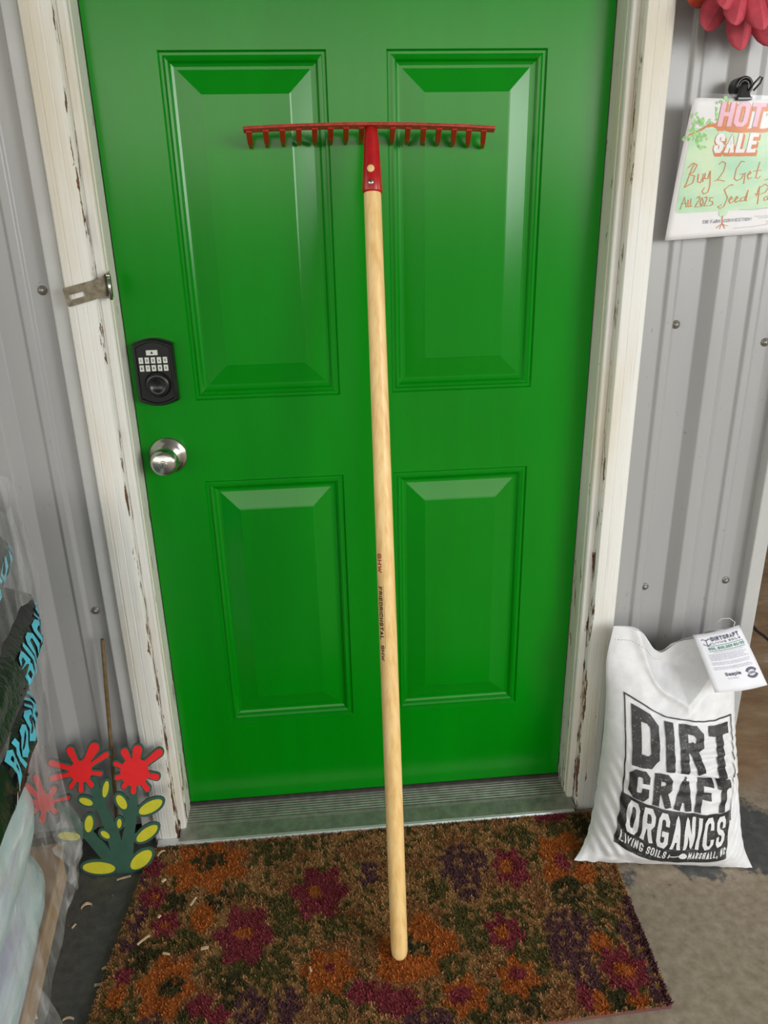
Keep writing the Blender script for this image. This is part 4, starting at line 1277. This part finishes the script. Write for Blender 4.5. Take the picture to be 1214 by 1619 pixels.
def bags():
    G = 'black bags stacked on the pallet'
    specs = [(-.212, -.445, .5590, .262, .375, .068, 'lowest of the black plastic bags with cyan lettering, on the white sheet', 11),
             (-.198, -.360, .697, .262, .375, .069, 'middle black plastic bag with cyan lettering in the wrapped stack', 23),
             (-.228, -.365, .837, .262, .375, .069, 'topmost black plastic bag with cyan lettering in the wrapped stack', 37)]
    for i, (cx, cy, cz, hx, hy, hz, lab, sd) in enumerate(specs):
        root = thing('black_bag', S(cx, cy, cz-hz), lab, 'bag', G)
        mb, f = pillow(cx, cy, cz, hx, hy, hz, e=.36, e2=.30, seed=sd)
        body = mb.build('bag_body', M['blackbag'], root, weld=True)
        # lettering runs along the side towards the back corner
        cen = S(cx, cy, cz)
        def fn(y, z, off=.002, f=f):
            # y: distance along the side (stack frame), z: -1..1 up the side; solve a for y
            b_ = .5 + math.asin(max(-1, min(1, z)))/math.pi
            def arc(yv):     # angle of the wanted point, walking round the corner
                return yv
            # arc-length table around the back-right corner
            a = arc_table(y)
            p = f(a % 1.0, b_); e_ = .003
            du = f((a+e_) % 1.0, b_) - f((a-e_) % 1.0, b_); dv = f(a % 1.0, b_+.004) - f(a % 1.0, b_-.004)
            nrm = du.cross(dv).normalized()
            if nrm.dot(p - cen) < 0: nrm = -nrm
            return p + nrm*off
        tab = []; acc = 0.; prev = None
        for k in range(0, 121):
            a = -.13 + k*.0032
            p = f(a % 1.0, .5)
            if prev is not None: acc += (p-prev).length
            tab.append((acc, a, p)); prev = p
        # zero at the point level with the corner start
        def arc_table(s):
            lo = tab[0]
            for q in tab:
                if q[0] >= s: 
                    w = (s-lo[0])/max(1e-9, q[0]-lo[0]); return lo[1] + (q[1]-lo[1])*w
                lo = q
            return tab[-1][1]
        def s_of_y(yw):
            return min(tab, key=lambda q: abs(q[2].y - yw) + (10 if q[1] > .2 else 0))[0]
        mb = MB()
        y0 = (-.510, -.430, -.500)[i]
        s0 = s_of_y(y0)
        H0 = (-.16, -.36, -.62)[i]
        q = text_quads('BIOCHAR', 0, 0, .255, .80, .0, gap=0) if False else []
        # letters 0.05 m tall, 0.033 m advance
        x = 0
        for ch in 'BIOCHAR':
            w = .011 if ch == 'I' else .036
            g = text_quads(ch, 0, 0, w, .052, .0110, step=.012)
            sc = 1/.052
            map_quads(mb, g, lambda a, b_, x=x: fn(s0 + x + a, H0 + b_*sc*.68), 0, 2)
            x += w + .0075
        small = text_quads('eld', 0, 0, .040, .026, .0055, step=.01)
        map_quads(mb, small, lambda a, b_: fn(s0 - .052 + a, H0 - .22 + b_*14), 1, 1)
        mb.build('printed_lettering', [M['cyan'], M['white_print']], body, fix=False)
        if i == 0:
            mb = MB()
            ring = stroke2d([(.017*math.cos(2*math.pi*k/24), .017*math.sin(2*math.pi*k/24)) for k in range(25)], .004)
            dot = disc_quads(0, -.002, .008, .006, 12)
            map_quads(mb, ring + dot, lambda a, b_: fn(s0 + .045 + a, -.62 + b_*15), 0, 1)
            mb.build('leaf_emblem', M['lime'], body, fix=False)
        else:
            mb = MB()
            map_quads(mb, stroke2d([(0, 0), (.05, .0), (.10, .01)], .006, .01), lambda a, b_: fn(s0 - .07 + a, -.72 + b_*8), 0, 1)
            mb.build('lime_stripe', M['lime'], body, fix=False)
bags()
def pale_bags():
    G = 'pale bags at the bottom of the stack'
    for cz, lab, sd in ((.188, 'lower pale blue plastic bag lying on the pallet', 5), (.366, 'upper pale blue plastic bag just under the white sheet', 9)):
        mb, f = pillow(-.285 - (.012 if cz < .3 else 0), -.455, cz, .300, .36, .088, seed=sd, amp=.006, e=.32, e2=.4)
        o = mb.build('pale_bag', M['palebag'], weld=True)
        tag(o, lab, 'bag', G)
    mb = MB()
    def f(a, b_):
        return S(-.60 + .612*a, -.86 + .73*b_, .474 + .004*noise.noise(Vector((a*5, b_*7, 0))))
    mb.grid(f, 30, 40)
    o = mb.build('white_sheet', M['pad'], fix=False)
    sd = o.modifiers.new('thick', 'SOLIDIFY'); sd.thickness = .028; sd.offset = 0
    tag(o, 'white slip sheet edge showing between black bags and pale bags', 'sheet')
pale_bags()
def wrap():
    mb = MB()
    # plan path: along the right face from the camera end, round the back corner
    def plan(s):
        if s < .68: return (.010, -.80 + s/.68*.80)
        q = (s-.68)/.14
        if q < 1: return (.010 - .05*(1-math.cos(q*math.pi/2)), .0 + .03*math.sin(q*math.pi/2))
        return (-.040 - (s-.82)/.18*.12, .03)
    def f(a, b_):
        x, y = plan(a); z = .10 + .83*b_
        k = noise.noise(Vector((a*9, b_*3.2, 1)))*.010 + noise.noise(Vector((a*26, b_*7, 4)))*.006
        bulge = cubic([0, .1, .3, .45, .6, .8, 1], [.012, .004, -.002, .006, .022, .034, .026], b_)
        nx, ny = (1, 0) if a < .68 else ((math.cos(min(1, (a-.68)/.14)*math.pi/2), math.sin(min(1, (a-.68)/.14)*math.pi/2)))
        top = 0
        return S(x + nx*(k+bulge), y + ny*(k*.6+bulge), z - .05*max(0, b_-.9)*noise.noise(Vector((a*14, 0, 2)))*8)
    mb.grid(f, 150, 70)
    # loose skirt that flares out at the pallet
    def g(a, b_):
        y = -.80 + .46*a
        k = noise.noise(Vector((a*7, b_*2, 9)))*.014
        return S(.008 + (1-b_)**1.6*.018 + k*.8, y, .012 + .13*b_ + .02*noise.noise(Vector((a*9, 3, 1)))*(1-b_))
    mb.grid(g, 50, 16)
    def h(a, b_):
        k = noise.noise(Vector((a*6, b_*5, 19)))*.020
        return S(.014 + .022*math.sin(b_*3.1) + k*.8, -.16 + .14*a, .09 + .16*b_)
    mb.grid(h, 20, 20)
    o = mb.build('stretch_wrap', M['wrap'], fix=False)
    tag(o, 'clear crinkled stretch wrap around the bags on the pallet', 'plastic wrap')
wrap()

# ---- wood shavings
def shaving(u, v, ln, wd_, ang, z, lab, grp, bend=.3):
    c = on_z(u, v, z)
    mb = MB(); N = 6; vs = []; fs = []
    d = Vector((math.cos(ang), math.sin(ang), 0)); s = Vector((-d.y, d.x, 0))
    for i in range(N+1):
        k = i/N-.5
        p = Vector((0, 0, .0018 + bend*ln*(.25-k*k)*.5)) + d*(ln*k) + s*(bend*ln*.6*(.25-k*k))
        w = wd_/2*(1-.35*abs(k)*2*((i*7) % 3)/2)
        for a, b_ in ((-1, -1), (1, -1), (1, 1), (-1, 1)): vs.append(c + p + s*(w*a) + Vector((0, 0, .0011*b_)))
    for i in range(N):
        for k in range(4): fs.append((i*4+k, i*4+(k+1) % 4, i*4+4+(k+1) % 4, i*4+4+k))
    fs += [(0, 1, 2, 3), (N*4+3, N*4+2, N*4+1, N*4)]
    mb.add(vs, fs)
    zmin = min(p.z for p in mb.v)
    for p in mb.v: p.z += z + .0004 - zmin if zmin < z else 0
    loc = Vector((c.x, c.y, z))
    e = bpy.data.objects.new('tmp', None)
    me_mb = MB(); me_mb.v = [p - loc for p in mb.v]; me_mb.f = mb.f; me_mb.m = mb.m; me_mb.sm = mb.sm
    o = me_mb.build('wood_shaving', M['shaving']); o.location = loc
    bpy.data.objects.remove(e)
    tag(o, lab, 'wood shaving', grp)
GF = 'wood shavings on the grey floor'; GM = 'wood shavings on the doormat'
for a in [(196, 1389, .030, .004, .25, 0, 'thin pale shaving on grey floor just below the flower cutout', GF, .1),
          (137, 1434, .022, .006, .3, 0, 'bent V-shaped shaving on grey floor beside the pallet', GF, 1.3),
          (117, 1465, .011, .003, 1.1, 0, 'tiny upright sliver on grey floor nearest the cardboard', GF, .1),
          (165, 1532, .009, .006, .5, 0, 'small pale chip on grey floor just above the widest shaving', GF, .1),
          (164, 1557, .034, .006, .05, 0, 'widest straight shaving on grey floor touching the mat edge', GF, .05),
          (54, 1604, .024, .007, -1.0, 0, 'stubby shaving on grey floor touching the wrapped pallet', GF, .2),
          (108, 1613, .020, .004, .0, 0, 'curved shaving on grey floor at the bottom edge', GF, .7),
          (255, 1350, .020, .004, .9, .0155, 'curled shaving on the mat corner beside the threshold', GM, .8),
          (259, 1393, .010, .006, .8, .0155, 'short chip on the mat among magenta flowers by the cutout', GM, .1),
          (306, 1426, .022, .004, 1.15, .0155, 'upright straw-coloured sliver on the dark mat patch', GM, .05),
          (227, 1487, .028, .004, .75, .0155, 'slanted bone-shaped shaving near the left mat edge', GM, .1),
          (263, 1509, .014, .004, -.3, .0155, 'short shaving on the mat above the orange ring flower', GM, .1),
          (324, 1500, .015, .006, .1, .0155, 'stubby level chip beside the big magenta flower', GM, .1),
          (252, 1450, .007, .005, .9, .0155, 'tiny chip in the middle of a small magenta flower', GM, .1),
          (491, 1533, .010, .004, 1.8, .0155, 'tiny pale chip on the orange flower near the rake', GM, .1)]:
    shaving(*a)
